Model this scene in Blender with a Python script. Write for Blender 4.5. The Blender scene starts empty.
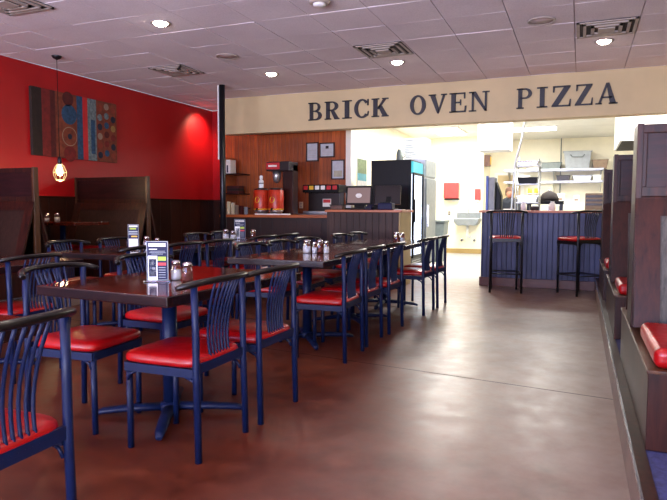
import bpy, bmesh, math, random
from mathutils import Vector, Matrix
random.seed(7)
PI = math.pi
SC = bpy.context.scene
COL = SC.collection
SC.view_settings.view_transform = 'Standard'
SC.view_settings.look = 'None'
SC.view_settings.gamma = 1
SC.view_settings.exposure = 0.52
SC.view_settings.use_curve_mapping = False

# ------------------------------------------------------------------ materials
def lin(c):
    return tuple((v / 12.92 if v <= .04045 else ((v + .055) / 1.055) ** 2.4) for v in c)

def hexc(r, g, b):
    return lin((r / 255, g / 255, b / 255)) + (1,)

class NT:
    def __init__(s, name):
        s.m = bpy.data.materials.new(name); s.m.use_nodes = True
        s.t = s.m.node_tree; s.b = s.t.nodes['Principled BSDF']; s.o = s.t.nodes['Material Output']
    def n(s, typ, **kw):
        nd = s.t.nodes.new(typ)
        for k, v in kw.items():
            if k in nd.inputs.keys(): nd.inputs[k].default_value = v
            else: setattr(nd, k, v)
        return nd
    def l(s, a, b): s.t.links.new(a, b)
    def coord(s, sc=(1, 1, 1), rot=(0, 0, 0), gen=False):
        tc = s.n('ShaderNodeTexCoord'); mp = s.n('ShaderNodeMapping')
        mp.inputs['Scale'].default_value = sc; mp.inputs['Rotation'].default_value = rot
        s.l(tc.outputs['Object'], mp.inputs['Vector']); return mp.outputs['Vector']
    def noise(s, vec, scale, detail=4, rough=.6, dist=0):
        n = s.n('ShaderNodeTexNoise'); n.inputs['Scale'].default_value = scale
        n.inputs['Detail'].default_value = detail; n.inputs['Roughness'].default_value = rough
        n.inputs['Distortion'].default_value = dist
        s.l(vec, n.inputs['Vector']); return n.outputs['Fac']
    def ramp(s, fac, stops):
        r = s.n('ShaderNodeValToRGB'); e = r.color_ramp.elements
        while len(e) < len(stops): e.new(.5)
        for el, (p, c) in zip(e, stops): el.position = p; el.color = c
        s.l(fac, r.inputs['Fac']); return r.outputs['Color']
    def bump(s, h, strength=.2, dist=.01):
        b = s.n('ShaderNodeBump'); b.inputs['Strength'].default_value = strength; b.inputs['Distance'].default_value = dist
        s.l(h, b.inputs['Height']); s.l(b.outputs['Normal'], s.b.inputs['Normal']); return b
    def mul(s, a, b):
        m = s.n('ShaderNodeMixRGB', blend_type='MULTIPLY'); m.inputs[0].default_value = 1
        s.l(a, m.inputs[1]); s.l(b, m.inputs[2]); return m.outputs[0]

def plain(name, rgb, rough=.5, metal=0, spec=.5, vary=.12, scale=12, bump=0, coat=0):
    k = NT(name); v = k.coord()
    if name.startswith('art_'): rgb = tuple(int(q * .72) for q in rgb)
    c = hexc(*rgb); d = tuple(x * (1 - vary) for x in c[:3]) + (1,); e = tuple(min(1, x * (1 + vary)) for x in c[:3]) + (1,)
    f = k.noise(v, scale)
    k.l(k.ramp(f, [(.3, d), (.7, e)]), k.b.inputs['Base Color'])
    k.b.inputs['Roughness'].default_value = rough; k.b.inputs['Metallic'].default_value = metal
    k.b.inputs['Specular IOR Level'].default_value = spec
    k.b.inputs['Coat Weight'].default_value = coat
    if bump: k.bump(k.noise(v, scale * 6), bump, .004)
    return k.m

def emis(name, rgb, s):
    k = NT(name); k.b.inputs['Base Color'].default_value = (0, 0, 0, 1)
    k.b.inputs['Emission Color'].default_value = hexc(*rgb); k.b.inputs['Emission Strength'].default_value = s
    return k.m

def wood(name, a, b, grain=(1, 1, 8), rough=.35, spec=.5, scale=6, coat=0, boards=None, gap=.03, gapcol=.25):
    """grain: coordinate scale (small along the grain). boards=(axis, width) cuts grooves."""
    k = NT(name); v = k.coord(grain)
    f = k.noise(v, scale, 6, .65, .6)
    col = k.ramp(f, [(.25, hexc(*a)), (.75, hexc(*b))])
    big = k.noise(k.coord(), 1.6, 2)
    col = k.mul(col, k.ramp(big, [(.3, (.62, .62, .62, 1)), (.7, (1.15, 1.15, 1.15, 1))]))
    if boards:
        ax, w = boards
        sep = k.n('ShaderNodeSeparateXYZ'); k.l(k.coord(), sep.inputs[0])
        src = sep.outputs[ax]
        d = k.n('ShaderNodeMath', operation='DIVIDE'); k.l(src, d.inputs[0]); d.inputs[1].default_value = w
        fr = k.n('ShaderNodeMath', operation='FRACT'); k.l(d.outputs[0], fr.inputs[0])
        fl = k.n('ShaderNodeMath', operation='FLOOR'); k.l(d.outputs[0], fl.inputs[0])
        wn = k.n('ShaderNodeTexWhiteNoise', noise_dimensions='1D'); k.l(fl.outputs[0], wn.inputs['W'])
        col = k.mul(col, k.ramp(wn.outputs['Value'], [(0, (.78, .78, .78, 1)), (1, (1.12, 1.12, 1.12, 1))]))
        lo = k.ramp(fr.outputs[0], [(0, (0, 0, 0, 1)), (gap, (1, 1, 1, 1)), (1 - gap, (1, 1, 1, 1)), (1, (0, 0, 0, 1))])
        g = k.ramp(fr.outputs[0], [(0, (gapcol,) * 3 + (1,)), (gap, (1, 1, 1, 1)), (1 - gap, (1, 1, 1, 1)), (1, (gapcol,) * 3 + (1,))])
        col = k.mul(col, g)
        k.bump(lo, .6, .006)
    else:
        k.bump(f, .08, .003)
    k.l(col, k.b.inputs['Base Color'])
    k.b.inputs['Roughness'].default_value = rough; k.b.inputs['Specular IOR Level'].default_value = spec
    k.b.inputs['Coat Weight'].default_value = coat; k.b.inputs['Coat Roughness'].default_value = .12
    return k.m

M = {}
def floor_mat():
    k = NT('stained_concrete'); v = k.coord()
    f1 = k.noise(v, .9, 5, .6, .3); f2 = k.noise(v, 3.2, 6, .62, 0); f3 = k.noise(v, 7, 8, .72, .1)
    c = k.ramp(f1, [(.25, hexc(56, 18, 8)), (.5, hexc(92, 40, 22)), (.75, hexc(110, 62, 42))])
    c = k.mul(c, k.ramp(f2, [(.15, (.6, .56, .56, 1)), (.5, (.95, .93, .92, 1)), (.85, (1.3, 1.22, 1.14, 1))]))
    c = k.mul(c, k.ramp(f3, [(.3, (.55, .5, .48, 1)), (.5, (1, 1, 1, 1)), (.7, (1.35, 1.3, 1.24, 1))]))
    # pale glare toward the aisle side, painted into the floor colour as grey
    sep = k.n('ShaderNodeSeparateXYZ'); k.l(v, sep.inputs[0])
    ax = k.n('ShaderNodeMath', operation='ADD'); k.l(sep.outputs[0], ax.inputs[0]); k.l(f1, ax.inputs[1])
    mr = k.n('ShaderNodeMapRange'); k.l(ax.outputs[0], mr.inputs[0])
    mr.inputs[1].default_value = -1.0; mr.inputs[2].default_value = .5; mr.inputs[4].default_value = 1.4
    glare = k.n('ShaderNodeMath', operation='MULTIPLY'); k.l(mr.outputs[0], glare.inputs[0]); k.l(f2, glare.inputs[1])
    mx = k.n('ShaderNodeMixRGB'); k.l(glare.outputs[0], mx.inputs[0]); k.l(c, mx.inputs[1]); mx.inputs[2].default_value = hexc(136, 118, 106)
    # kitchen floor beyond the bar line is bare grey
    gt = k.n('ShaderNodeMapRange'); k.l(sep.outputs[1], gt.inputs[0]); gt.inputs[1].default_value = 8.6; gt.inputs[2].default_value = 10.2
    mx2 = k.n('ShaderNodeMixRGB'); k.l(gt.outputs[0], mx2.inputs[0]); k.l(mx.outputs[0], mx2.inputs[1]); mx2.inputs[2].default_value = hexc(146, 146, 148)
    k.l(mx2.outputs[0], k.b.inputs['Base Color'])
    rr = k.ramp(f3, [(.15, (.24, .24, .24, 1)), (.85, (.5, .5, .5, 1))])
    k.l(rr, k.b.inputs['Roughness'])
    k.b.inputs['Specular IOR Level'].default_value = .5
    k.bump(f2, .06, .008)
    return k.m

def wall_paint(name, rgb, rough=.45, bump=.25, scale=70, vary=.06):
    k = NT(name); v = k.coord()
    c = hexc(*rgb)
    f = k.noise(v, 2.2, 3)
    k.l(k.ramp(f, [(.3, tuple(x * (1 - vary) for x in c[:3]) + (1,)), (.7, tuple(x * (1 + vary) for x in c[:3]) + (1,))]), k.b.inputs['Base Color'])
    k.b.inputs['Roughness'].default_value = rough
    k.bump(k.noise(v, scale, 2), bump, .003)
    return k.m

def ceil_tile():
    k = NT('ceiling_tile'); v = k.coord()
    f = k.noise(v, 1.3, 3); g = k.noise(v, 60, 3)
    c = k.ramp(f, [(.3, hexc(228, 216, 222)), (.7, hexc(240, 230, 234))])
    c = k.mul(c, k.ramp(g, [(.3, (.88, .88, .88, 1)), (.6, (1, 1, 1, 1))]))
    k.l(c, k.b.inputs['Base Color']); k.b.inputs['Roughness'].default_value = .9
    k.bump(g, .3, .004); return k.m

def vinyl():
    k = NT('red_vinyl'); v = k.coord()
    f = k.noise(v, 5, 3); c = k.ramp(f, [(.3, hexc(136, 6, 10)), (.7, hexc(170, 10, 16))])
    k.l(c, k.b.inputs['Base Color']); k.b.inputs['Roughness'].default_value = .3
    k.b.inputs['Specular IOR Level'].default_value = .5
    k.bump(k.noise(v, 7, 2), .35, .02); return k.m

def glass(name, rgb=(255, 255, 255), rough=.03, trans=1.0):
    k = NT(name); k.b.inputs['Base Color'].default_value = hexc(*rgb)
    k.b.inputs['Transmission Weight'].default_value = trans; k.b.inputs['Roughness'].default_value = rough
    k.b.inputs['IOR'].default_value = 1.45
    k.l(k.ramp(k.noise(k.coord(), 30), [(.2, (rough,) * 3 + (1,)), (.8, (rough * 2 + .02,) * 3 + (1,))]), k.b.inputs['Roughness'])
    return k.m

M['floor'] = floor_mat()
M['red_wall'] = wall_paint('red_paint', (164, 5, 15), .42, .35)
M['cream'] = wall_paint('cream_paint', (206, 186, 142), .6, .15)
M['kwall'] = wall_paint('pale_yellow_paint', (238, 231, 204), .5, .1)
M['white_paint'] = wall_paint('white_paint', (232, 230, 222), .5, .1)
M['tile'] = ceil_tile()
M['grid'] = plain('ceiling_grid', (190, 168, 168), .5)
M['dwood'] = wood('dark_wainscot', (34, 14, 9), (66, 28, 16), (6, 6, .7), .38, .4, 5, boards=(1, .3))
M['dpanel'] = wood('dark_booth_wood', (10, 6, 8), (66, 29, 19), (7, 7, .8), .4, .22, 4)
M['dpanelh'] = wood('dark_booth_wood_across', (14, 7, 10), (54, 20, 20), (.8, 7, 7), .4, .22, 4)
M['inset'] = wood('worn_grey_inset', (40, 38, 36), (92, 88, 82), (9, 9, .6), .55, .3, 6)
M['inset_l'] = wood('worn_brown_inset', (30, 16, 12), (60, 38, 30), (9, 9, .6), .6, .15, 6)
M['postwood'] = wood('light_post_wood', (44, 22, 12), (96, 58, 32), (9, 9, .8), .35, .4, 5)
M['orange_wood'] = wood('orange_beadboard', (146, 66, 24), (196, 100, 40), (8, 8, .5), .5, .4, 5, boards=(0, .085), gap=.09, gapcol=.45)
M['counter_wood'] = wood('counter_edge_wood', (150, 74, 34), (196, 108, 56), (.7, 8, 8), .35, .5, 5)
M['dark_front'] = wood('counter_front_wood', (26, 13, 10), (62, 30, 20), (8, 8, .6), .45, .4, 5, boards=(0, .22), gap=.02)
M['grey_front'] = wood('register_front_wood', (42, 28, 24), (78, 54, 44), (10, 10, .5), .5, .3, 6, boards=(0, .1), gap=.05, gapcol=.5)
M['riser'] = plain('worn_riser_paint', (112, 92, 80), .5, vary=.3, scale=3)
M['tan'] = wall_paint('tan_end_panel', (164, 138, 84), .5, .1)
M['bead_blue'] = wood('blue_black_beadboard', (48, 54, 88), (78, 86, 128), (10, 10, .5), .5, .4, 5, boards=(0, .07), gap=.1, gapcol=.35)
M['baseboard'] = wood('reddish_baseboard', (74, 34, 30), (108, 54, 44), (.8, 8, 8), .4, .4, 5)
M['table'] = wood('table_top_wood', (50, 15, 8), (98, 34, 16), (8, .8, 8), .12, .5, 3.2, coat=.3)
M['table_edge'] = wood('table_edge_wood', (22, 10, 12), (42, 18, 16), (3, 3, 8), .25, .5, 5, coat=.3)
M['blue_metal'] = plain('navy_powder_coat', (9, 24, 60), .42, .0, .3, .15, 20)
M['rail_wood'] = plain('black_lacquered_wood', (14, 11, 12), .3, 0, .35, .3, 9, coat=.1)
M['vinyl'] = vinyl()
M['black'] = plain('black_plastic', (12, 12, 14), .45, spec=.2)
M['box_card'] = plain('grey_white_card', (176, 182, 190), .7)
M['dull_steel'] = plain('dull_steel', (134, 140, 142), .4, .5)
M['black_metal'] = plain('black_metal', (18, 19, 24), .35, .2)
M['letter'] = plain('black_letter_paint', (26, 24, 36), .5)
M['steel'] = plain('stainless_steel', (178, 180, 182), .32, .85)
M['chrome'] = plain('chrome', (220, 220, 225), .12, 1)
M['white'] = plain('white_plastic', (232, 232, 230), .4)
M['paper'] = plain('paper_white', (226, 224, 216), .7)
M['cream_pl'] = plain('cream_plastic', (226, 214, 178), .45)
M['grey_pl'] = plain('grey_plastic', (150, 156, 160), .5)
M['bin_grey'] = plain('slate_bin', (112, 122, 120), .5)
M['red_pl'] = plain('red_plastic', (206, 58, 56), .35)
M['blue_pl'] = plain('blue_plastic', (26, 70, 170), .35)
M['navy'] = plain('navy_print', (20, 24, 60), .5, spec=.2)
M['skyblue'] = emis('cooler_sign_glow', (70, 200, 214), .9)
M['cooler_light'] = emis('cooler_interior_light', (214, 230, 255), 4.0)
M['screen'] = emis('register_screen', (150, 120, 118), .55)
M['glass'] = glass('clear_glass')
M['carpet'] = plain('blue_carpet', (50, 52, 96), .95, vary=.35, scale=40, bump=.6)
M['trim_metal'] = plain('aluminium_edge', (170, 172, 178), .25, .9)
M['lamp_on'] = emis('downlight_glow', (255, 238, 214), 30)
M['tube_on'] = emis('fluorescent_glow', (255, 250, 238), 5)
M['bulb_on'] = emis('edison_bulb_glow', (255, 214, 140), 14)
M['sconce'] = emis('lamp_glow', (255, 206, 150), 12)
M['vent'] = plain('vent_metal', (176, 164, 156), .5)
M['vent_dark'] = plain('vent_shadow', (44, 36, 36), .8)
M['skin'] = plain('skin', (186, 128, 100), .5, vary=.05)
M['hair'] = plain('brown_hair', (92, 58, 40), .6)
M['shirt'] = plain('dark_shirt', (34, 38, 48), .8)
M['apron'] = plain('pale_apron', (206, 200, 196), .8)
M['salt'] = plain('salt', (236, 236, 238), .6)
M['pepper'] = plain('pepper_flakes', (110, 50, 40), .8, vary=.5, scale=200)
M['urn'] = plain('urn_red_print', (176, 44, 20), .35, vary=.3, scale=9)
M['urn_dark'] = plain('urn_black', (30, 20, 18), .3)
M['yellow'] = plain('yellow_print', (222, 176, 40), .5)
M['green'] = plain('green_print', (150, 176, 40), .5)
M['redprint'] = plain('red_print', (186, 30, 36), .5)
M['certpaper'] = plain('certificate_paper', (186, 190, 196), .4)
M['certart'] = plain('certificate_landscape', (164, 160, 138), .4, vary=.3, scale=5)
M['frame'] = plain('dark_picture_frame', (44, 24, 20), .3)
M['ceramic'] = plain('sink_ceramic', (226, 228, 228), .2)
M['poster_green'] = plain('poster_green', (70, 92, 50), .5, vary=.5, scale=14)
M['poster_teal'] = plain('poster_teal', (40, 130, 150), .5)
M['a_brown'] = plain('art_dark_brown', (52, 36, 26), .8, vary=.3)
M['a_red'] = plain('art_brick_red', (150, 40, 32), .8, vary=.3)
M['a_mar'] = plain('art_maroon', (104, 30, 26), .8, vary=.3)
M['a_terra'] = plain('art_terracotta', (158, 74, 44), .8, vary=.35, scale=14)
M['a_blue'] = plain('art_blue', (52, 98, 136), .8, vary=.4, scale=30)
M['a_teal'] = plain('art_pale_teal', (140, 160, 160), .8, vary=.5, scale=30)
M['a_yel'] = plain('art_ochre', (196, 152, 76), .8, vary=.2)
M['a_cream'] = plain('art_cream', (196, 168, 140), .8, vary=.2)
M['a_navy'] = plain('art_navy', (40, 44, 66), .8, vary=.2)
M['a_or'] = plain('art_rust', (176, 70, 44), .8, vary=.2)

# ------------------------------------------------------------------ mesh builder
class MB:
    def __init__(s):
        s.v = []; s.f = []; s.mi = []; s.sm = []; s.mats = []
    def _m(s, m):
        if m is None: m = '_'
        if m not in s.mats: s.mats.append(m)
        return s.mats.index(m)
    def add(s, vs, fs, m=None, smooth=False):
        o = len(s.v); s.v += [tuple(v) for v in vs]
        k = s._m(m)
        for f in fs: s.f.append(tuple(o + i for i in f)); s.mi.append(k); s.sm.append(smooth)
    def box(s, x0, x1, y0, y1, z0, z1, m=None):
        vs = [(x, y, z) for z in (z0, z1) for y in (y0, y1) for x in (x0, x1)]
        s.add(vs, [(0, 2, 3, 1), (4, 5, 7, 6), (0, 1, 5, 4), (2, 6, 7, 3), (0, 4, 6, 2), (1, 3, 7, 5)], m); return s
    def prism(s, poly, axis, a, b, m=None, smooth=False):
        """poly: 2-D points; axis: 0 -> (y,z), 1 -> (x,z), 2 -> (x,y); extruded from a to b"""
        def pt(p, t):
            return ((t, p[0], p[1]) if axis == 0 else (p[0], t, p[1]) if axis == 1 else (p[0], p[1], t))
        n = len(poly)
        vs = [pt(p, a) for p in poly] + [pt(p, b) for p in poly]
        s.add(vs, [tuple(range(n))[::-1], tuple(range(n, 2 * n))], m)
        s.add(vs, [(i, (i + 1) % n, n + (i + 1) % n, n + i) for i in range(n)], m, smooth); return s
    def tube(s, pts, r, seg=10, m=None, flat=1.0):
        pts = [Vector(p) for p in pts]; n = len(pts)
        rs = r if isinstance(r, (list, tuple)) else [r] * n
        vs = []; up = None
        for i, p in enumerate(pts):
            d = ((pts[min(i + 1, n - 1)] - pts[max(i - 1, 0)])).normalized()
            if up is None:
                up = Vector((0, 0, 1)) if abs(d.z) < .9 else Vector((1, 0, 0))
            sx = d.cross(up).normalized(); u = sx.cross(d).normalized(); up = u
            for k in range(seg):
                a = 2 * PI * k / seg
                vs.append(p + sx * math.cos(a) * rs[i] + u * math.sin(a) * rs[i] * flat)
        fs = [(i * seg + k, i * seg + (k + 1) % seg, (i + 1) * seg + (k + 1) % seg, (i + 1) * seg + k) for i in range(n - 1) for k in range(seg)]
        s.add(vs, fs, m, True)
        s.add(vs[:seg], [tuple(range(seg))[::-1]], m); s.add(vs[-seg:], [tuple(range(seg))], m); return s
    def lathe(s, prof, c=(0, 0, 0), seg=20, m=None, sx=1, sy=1):
        vs = []
        for r, z in prof:
            for k in range(seg):
                a = 2 * PI * k / seg; vs.append((c[0] + r * sx * math.cos(a), c[1] + r * sy * math.sin(a), c[2] + z))
        n = len(prof)
        s.add(vs, [(i * seg + k, i * seg + (k + 1) % seg, (i + 1) * seg + (k + 1) % seg, (i + 1) * seg + k) for i in range(n - 1) for k in range(seg)], m, True)
        s.add(vs[:seg], [tuple(range(seg))[::-1]], m); s.add(vs[-seg:], [tuple(range(seg))], m); return s
    def grid(s, fn, nu, nv, m=None, closed=False):
        vs = [fn(i / nu, j / nv) for j in range(nv + 1) for i in range(nu + 1)]
        s.add(vs, [(j * (nu + 1) + i, j * (nu + 1) + i + 1, (j + 1) * (nu + 1) + i + 1, (j + 1) * (nu + 1) + i) for j in range(nv) for i in range(nu)], m, True); return s
    def build(s, name, mat=None, parent=None, bevel=0, seg=2, loc=None, sub=0):
        me = bpy.data.meshes.new(name); me.from_pydata(s.v, [], s.f)
        for k in s.mats: me.materials.append(M[mat] if k == '_' else M[k])
        for p, a, b in zip(me.polygons, s.mi, s.sm): p.material_index = a; p.use_smooth = b
        bm = bmesh.new(); bm.from_mesh(me); bmesh.ops.remove_doubles(bm, verts=bm.verts, dist=1e-5)
        bmesh.ops.recalc_face_normals(bm, faces=bm.faces); bm.to_mesh(me); bm.free()
        o = bpy.data.objects.new(name, me); COL.objects.link(o)
        if parent: o.parent = parent
        if loc: o.location = loc
        if bevel:
            md = o.modifiers.new('bevel', 'BEVEL'); md.width = bevel; md.segments = seg; md.limit_method = 'ANGLE'; md.angle_limit = .7
            for p in me.polygons: p.use_smooth = True
            md.harden_normals = True
        if sub:
            md = o.modifiers.new('sub', 'SUBSURF'); md.levels = sub; md.render_levels = sub
        return o

def tag(o, label, cat, group=None, kind=None):
    o['label'] = label; o['category'] = cat
    if group: o['group'] = group
    if kind: o['kind'] = kind
    return o

def thing(name, label, cat, loc=(0, 0, 0), rz=0, group=None):
    o = bpy.data.objects.new(name, None); COL.objects.link(o)
    o.empty_display_size = .1
    o.location = loc; o.rotation_euler = (0, 0, rz)
    return tag(o, label, cat, group)

def struct(mb, name, mat=None, parent=None, **k):
    o = mb.build(name, mat, parent, **k)
    if not parent: o['kind'] = 'structure'
    return o

def dup(root, loc, rz, label, group=None, scale=None):
    r = root.copy(); COL.objects.link(r); r.location = loc; r.rotation_euler = (0, 0, rz); r['label'] = label
    if group: r['group'] = group
    if scale: r.scale = scale
    for ch in list(root.children):
        c = ch.copy(); COL.objects.link(c); c.parent = r
        for g in list(ch.children):
            d = g.copy(); COL.objects.link(d); d.parent = c
    return r

def textpart(s, size, loc, rot, mat, parent, name='lettering', align='CENTER', ext=.0004):
    cu = bpy.data.curves.new(name, 'FONT'); cu.body = s; cu.size = size; cu.align_x = align; cu.align_y = 'CENTER'; cu.extrude = ext
    cu.materials.append(M[mat]); o = bpy.data.objects.new(name, cu); COL.objects.link(o)
    bpy.context.view_layer.update()
    me = bpy.data.meshes.new_from_object(o.evaluated_get(bpy.context.evaluated_depsgraph_get()))
    bpy.data.objects.remove(o); me.name = name
    o = bpy.data.objects.new(name, me); COL.objects.link(o)
    o.parent = parent; o.location = loc; o.rotation_euler = rot; return o

# ------------------------------------------------------------------ camera
HC = 1.145
yaw, pit, roll, fpx = .3857, -.06906, .0031, 606.0
cy, sy = math.cos(yaw), math.sin(yaw)
F = Vector((-sy * math.cos(pit), cy * math.cos(pit), math.sin(pit)))
R = Vector((cy, sy, 0)); U = R.cross(F)
R2 = R * math.cos(roll) + U * math.sin(roll); U2 = -R * math.sin(roll) + U * math.cos(roll)
cam_d = bpy.data.cameras.new('camera'); cam = bpy.data.objects.new('camera', cam_d); COL.objects.link(cam)
mw = Matrix((R2, U2, -F)).transposed().to_4x4(); mw.translation = (0, 0, HC); cam.matrix_world = mw
cam_d.sensor_width = 36; cam_d.lens = fpx / 667 * 36; cam_d.clip_start = .05
SC.camera = cam

# ------------------------------------------------------------------ the setting
CZ = 3.05; XL = -6.8; XR = 1.55; YB = 10.35; YF = 9.26; YK = 15.6; YS = 16.8; Y0 = -2.6; KZ = 2.95
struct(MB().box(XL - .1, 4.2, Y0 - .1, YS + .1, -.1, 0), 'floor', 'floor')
# saw-cut joints in the slab
j = MB()
def joint(x0, y0, x1, y1, w=.005):
    d = Vector((x1 - x0, y1 - y0)).normalized(); n = Vector((-d.y, d.x)) * w
    j.add([(x0 - n.x, y0 - n.y, .0006), (x1 - n.x, y1 - n.y, .0006), (x1 + n.x, y1 + n.y, .0006), (x0 + n.x, y0 + n.y, .0006)], [(0, 1, 2, 3)])
joint(-6.7, 4.95, .215, 3.95); joint(-6.7, 9.0, .215, 8.9)
struct(j, 'trim_1', 'vent_dark')
# ceiling: lay-in tiles on a grid, slightly uneven
g = MB(); X0, Yg = -2.55, 6.21; T = .61
g.box(XL, XR + .3, Y0, YB, CZ + .03, CZ + .1, 'grid')
for i in range(-8, 8):
    for jj in range(-15, 8):
        x0 = max(X0 + T * i, XL + .002); x1 = min(X0 + T * (i + 1), XR + .25); y0 = Yg + T * jj; y1 = min(y0 + T, YB - .002)
        if y1 < Y0 + .1 or x1 <= x0 + .03 or y1 <= y0 + .03: continue
        a = [random.uniform(0, .006) for _ in range(4)]; e = .0045
        zs = [CZ + q for q in a]
        vs = [(x0 + e, y0 + e, zs[0]), (x1 - e, y0 + e, zs[1]), (x1 - e, y1 - e, zs[2]), (x0 + e, y1 - e, zs[3])]
        vs += [(v[0], v[1], CZ + .04) for v in vs]
        g.add(vs, [(0, 3, 2, 1), (0, 1, 5, 4), (1, 2, 6, 5), (2, 3, 7, 6), (3, 0, 4, 7)], 'tile')
struct(g, 'ceiling', 'tile')
struct(MB().box(XL - .1, XL, Y0, YB + .1, 1.3, CZ, 'red_wall').box(XL - .1, XL, Y0, YB + .1, 0, 1.3, 'dwood').box(XL, XL + .02, Y0, YB, 1.27, 1.3, 'dpanel'), 'wall_left', 'red_wall')
struct(MB().box(XL, XL + .24, YB, YB + .1, 1.3, CZ, 'red_wall').box(XL, XL + .24, YB, YB + .1, 0, 1.3, 'dwood')
       .box(XL + .24, -3.96, YB, YB + .1, 0, 2.75, 'orange_wood').box(XL + .24, -3.96, YB, YB + .1, 2.75, CZ, 'cream')
       .box(-3.96, -3.86, YB - .02, YB + .12, 0, CZ, 'white_paint'), 'wall_back', 'orange_wood')
struct(MB().box(-5.86, XR + .3, YF, YF + .22, 2.43, CZ, 'cream'), 'trim_2', 'cream')           # the dropped header
struct(MB().box(XR, XR + .1, Y0, YF, 0, CZ), 'wall_right', 'cream')
# wall behind the camera with its two shop windows
wf = MB(); W = [(-6.2, -2.6), (-2.0, 1.2)]; z0, z1 = .75, 2.6
wf.box(XL, XR, Y0 - .1, Y0, 0, z0).box(XL, XR, Y0 - .1, Y0, z1, CZ)
for a, b in [(XL, -6.2), (-2.6, -2.0), (1.2, XR)]: wf.box(a, b, Y0 - .1, Y0, z0, z1)
struct(wf, 'wall_front', 'cream')
for n, (a, b) in enumerate(W):
    m = MB(); 
    for x in (a, (a + b) / 2 - .02, b - .04): m.box(x, x + .04, Y0 - .08, Y0 - .02, z0, z1)
    m.box(a, b, Y0 - .08, Y0 - .02, z0, z0 + .04).box(a, b, Y0 - .08, Y0 - .02, z1 - .04, z1)
    o = struct(m, 'window_%d' % (n + 1), 'black_metal')
# kitchen shell
struct(MB().box(-4.0, 4.1, YB, YS + .1, KZ, KZ + .08), 'ceiling_kitchen', 'white_paint')
struct(MB().box(-4.1, -4.0, YB + .1, YS, 0, KZ), 'wall_kitchen_left', 'kwall')
struct(MB().box(-4.0, -2.28, YK, YK + .1, 0, KZ), 'wall_sink', 'kwall')
struct(MB().box(-4.0, -2.28, YK - .015, YK, 0, .12), 'baseboard_sink', 'tan')
struct(MB().box(-2.38, -2.28, YK + .1, YS, 0, KZ), 'wall_corner', 'kwall')
struct(MB().box(-2.28, 4.1, YS, YS + .1, 0, KZ), 'wall_kitchen_back', 'kwall')
struct(MB().box(4.0, 4.1, YF, YS, 0, KZ), 'wall_kitchen_right', 'kwall')
struct(MB().box(XR, 4.1, YF, YF + .1, 0, KZ), 'wall_kitchen_front', 'kwall')
struct(MB().box(-6.9, -4.1, YB + .1, YB + .2, 0, CZ), 'wall_far_left', 'kwall')
# booth platforms
PH = .19
def platform(x0, x1, edge, y0, y1):
    m = MB().box(x0, x1, y0, y1, 0.0, PH - .012, 'riser').box(x0 + .003, x1 - .003, y0 + .003, y1 - .003, PH - .012, PH - .004, 'carpet')
    s = 1 if edge == x0 else -1
    a, b = sorted((edge, edge + s * .05)); m.box(a, b, y0, y1, PH - .02, PH + .001, 'dpanel')
    a, b = sorted((edge - s * .004, edge + s * .004)); m.box(a, b, y0, y1, PH - .01, PH + .004, 'trim_metal')
    return m
struct(platform(.217, XR, .217, Y0 + .01, 9.1), 'trim_3', 'carpet')
struct(platform(XL, -5.45, -5.45, Y0 + .01, 7.6), 'trim_4', 'carpet')

# pole
t = thing('support_pole', 'black floor to ceiling pole at the corner of the red wall', 'pole', (-5.22, 8.22, 0))
MB().lathe([(.045, 0), (.045, CZ - .001)], seg=20).build('shaft', 'black_metal', t)
MB().lathe([(.08, 0), (.08, .015), (.05, .03)], seg=20).build('base_flange', 'black_metal', t)
MB().box(-.07, -.05, -.02, .02, 1.9, CZ - .002).build('conduit', 'white', t)
t = thing('thermostat', 'small grey thermostat low on the end of the red wall', 'thermostat', (-6.2, YB - .001, 1.5))
MB().box(-.03, .03, -.025, 0, -.06, .06).build('body', 'grey_pl', t, bevel=.005); MB().box(-.018, .018, -.028, -.025, .01, .04).build('display', 'navy', t)

# ------------------------------------------------------------------ ceiling fittings
def downlight(x, y, label, power=28):
    t = thing('ceiling_downlight', label, 'light', (x, y, CZ), 0, 'recessed ceiling downlights')
    MB().lathe([(.075, -.002), (.1, -.008), (.105, .001), (.075, .001)], seg=24).build('trim_ring', 'vent', t)
    MB().lathe([(.0, -.034), (.035, -.031), (.06, -.02), (.074, -.002), (.074, .0), (.0, .001)], seg=24).build('lens', 'lamp_on', t)
    l = bpy.data.lights.new('spot', 'SPOT'); l.energy = power; l.color = (1, .84, .66); l.spot_size = 2.5; l.spot_blend = .8; l.shadow_soft_size = .06
    o = bpy.data.objects.new('spot', l); COL.objects.link(o); o.location = (x, y, CZ - .03)
downlight(-4.08, 5.27, 'bright downlight nearest the red wall, above the near left tables')
downlight(-4.13, 7.8, 'bright downlight left of the sign, by the round speaker')
downlight(-2.27, 7.78, 'bright downlight just below the middle ceiling vent')
downlight(.195, 7.68, 'bright downlight just below the right ceiling vent above PIZZA')
for x, y, lab in [(-4.1, 2.7, 'downlight over the near left tables'), (-2.2, 2.7, 'downlight over the nearest table'), (-.3, 2.7, 'downlight over the near aisle')]:
    l = bpy.data.lights.new('spot', 'SPOT'); l.energy = 26; l.color = (1, .84, .66); l.spot_size = 2.5; l.spot_blend = .8; l.shadow_soft_size = .06
    o = bpy.data.objects.new('spot', l); COL.objects.link(o); o.location = (x, y, CZ - .03)
def vent(x, y, s, label):
    t = thing('ceiling_vent', label, 'vent', (x, y, CZ), 0, 'square ceiling air vents')
    MB().box(-s, s, -s, s, -.008, -.002).build('backing', 'vent_dark', t)
    m = MB()
    for k, (o, w) in enumerate([(s, .03), (s * .78, .03), (s * .52, .035)]):
        z0, z1 = -.016 - .006 * k, -.006
        m.box(-o, o, -o, -o + w, z0, z1).box(-o, o, o - w, o, z0, z1).box(-o, -o + w, -o, o, z0, z1).box(o - w, o, -o, o, z0, z1)
    m.build('louvre_frame', 'vent', t)
    MB().box(-s * .28, s * .28, -s * .28, s * .28, -.034, -.02).build('centre_plate', 'vent', t, bevel=.003)
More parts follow.
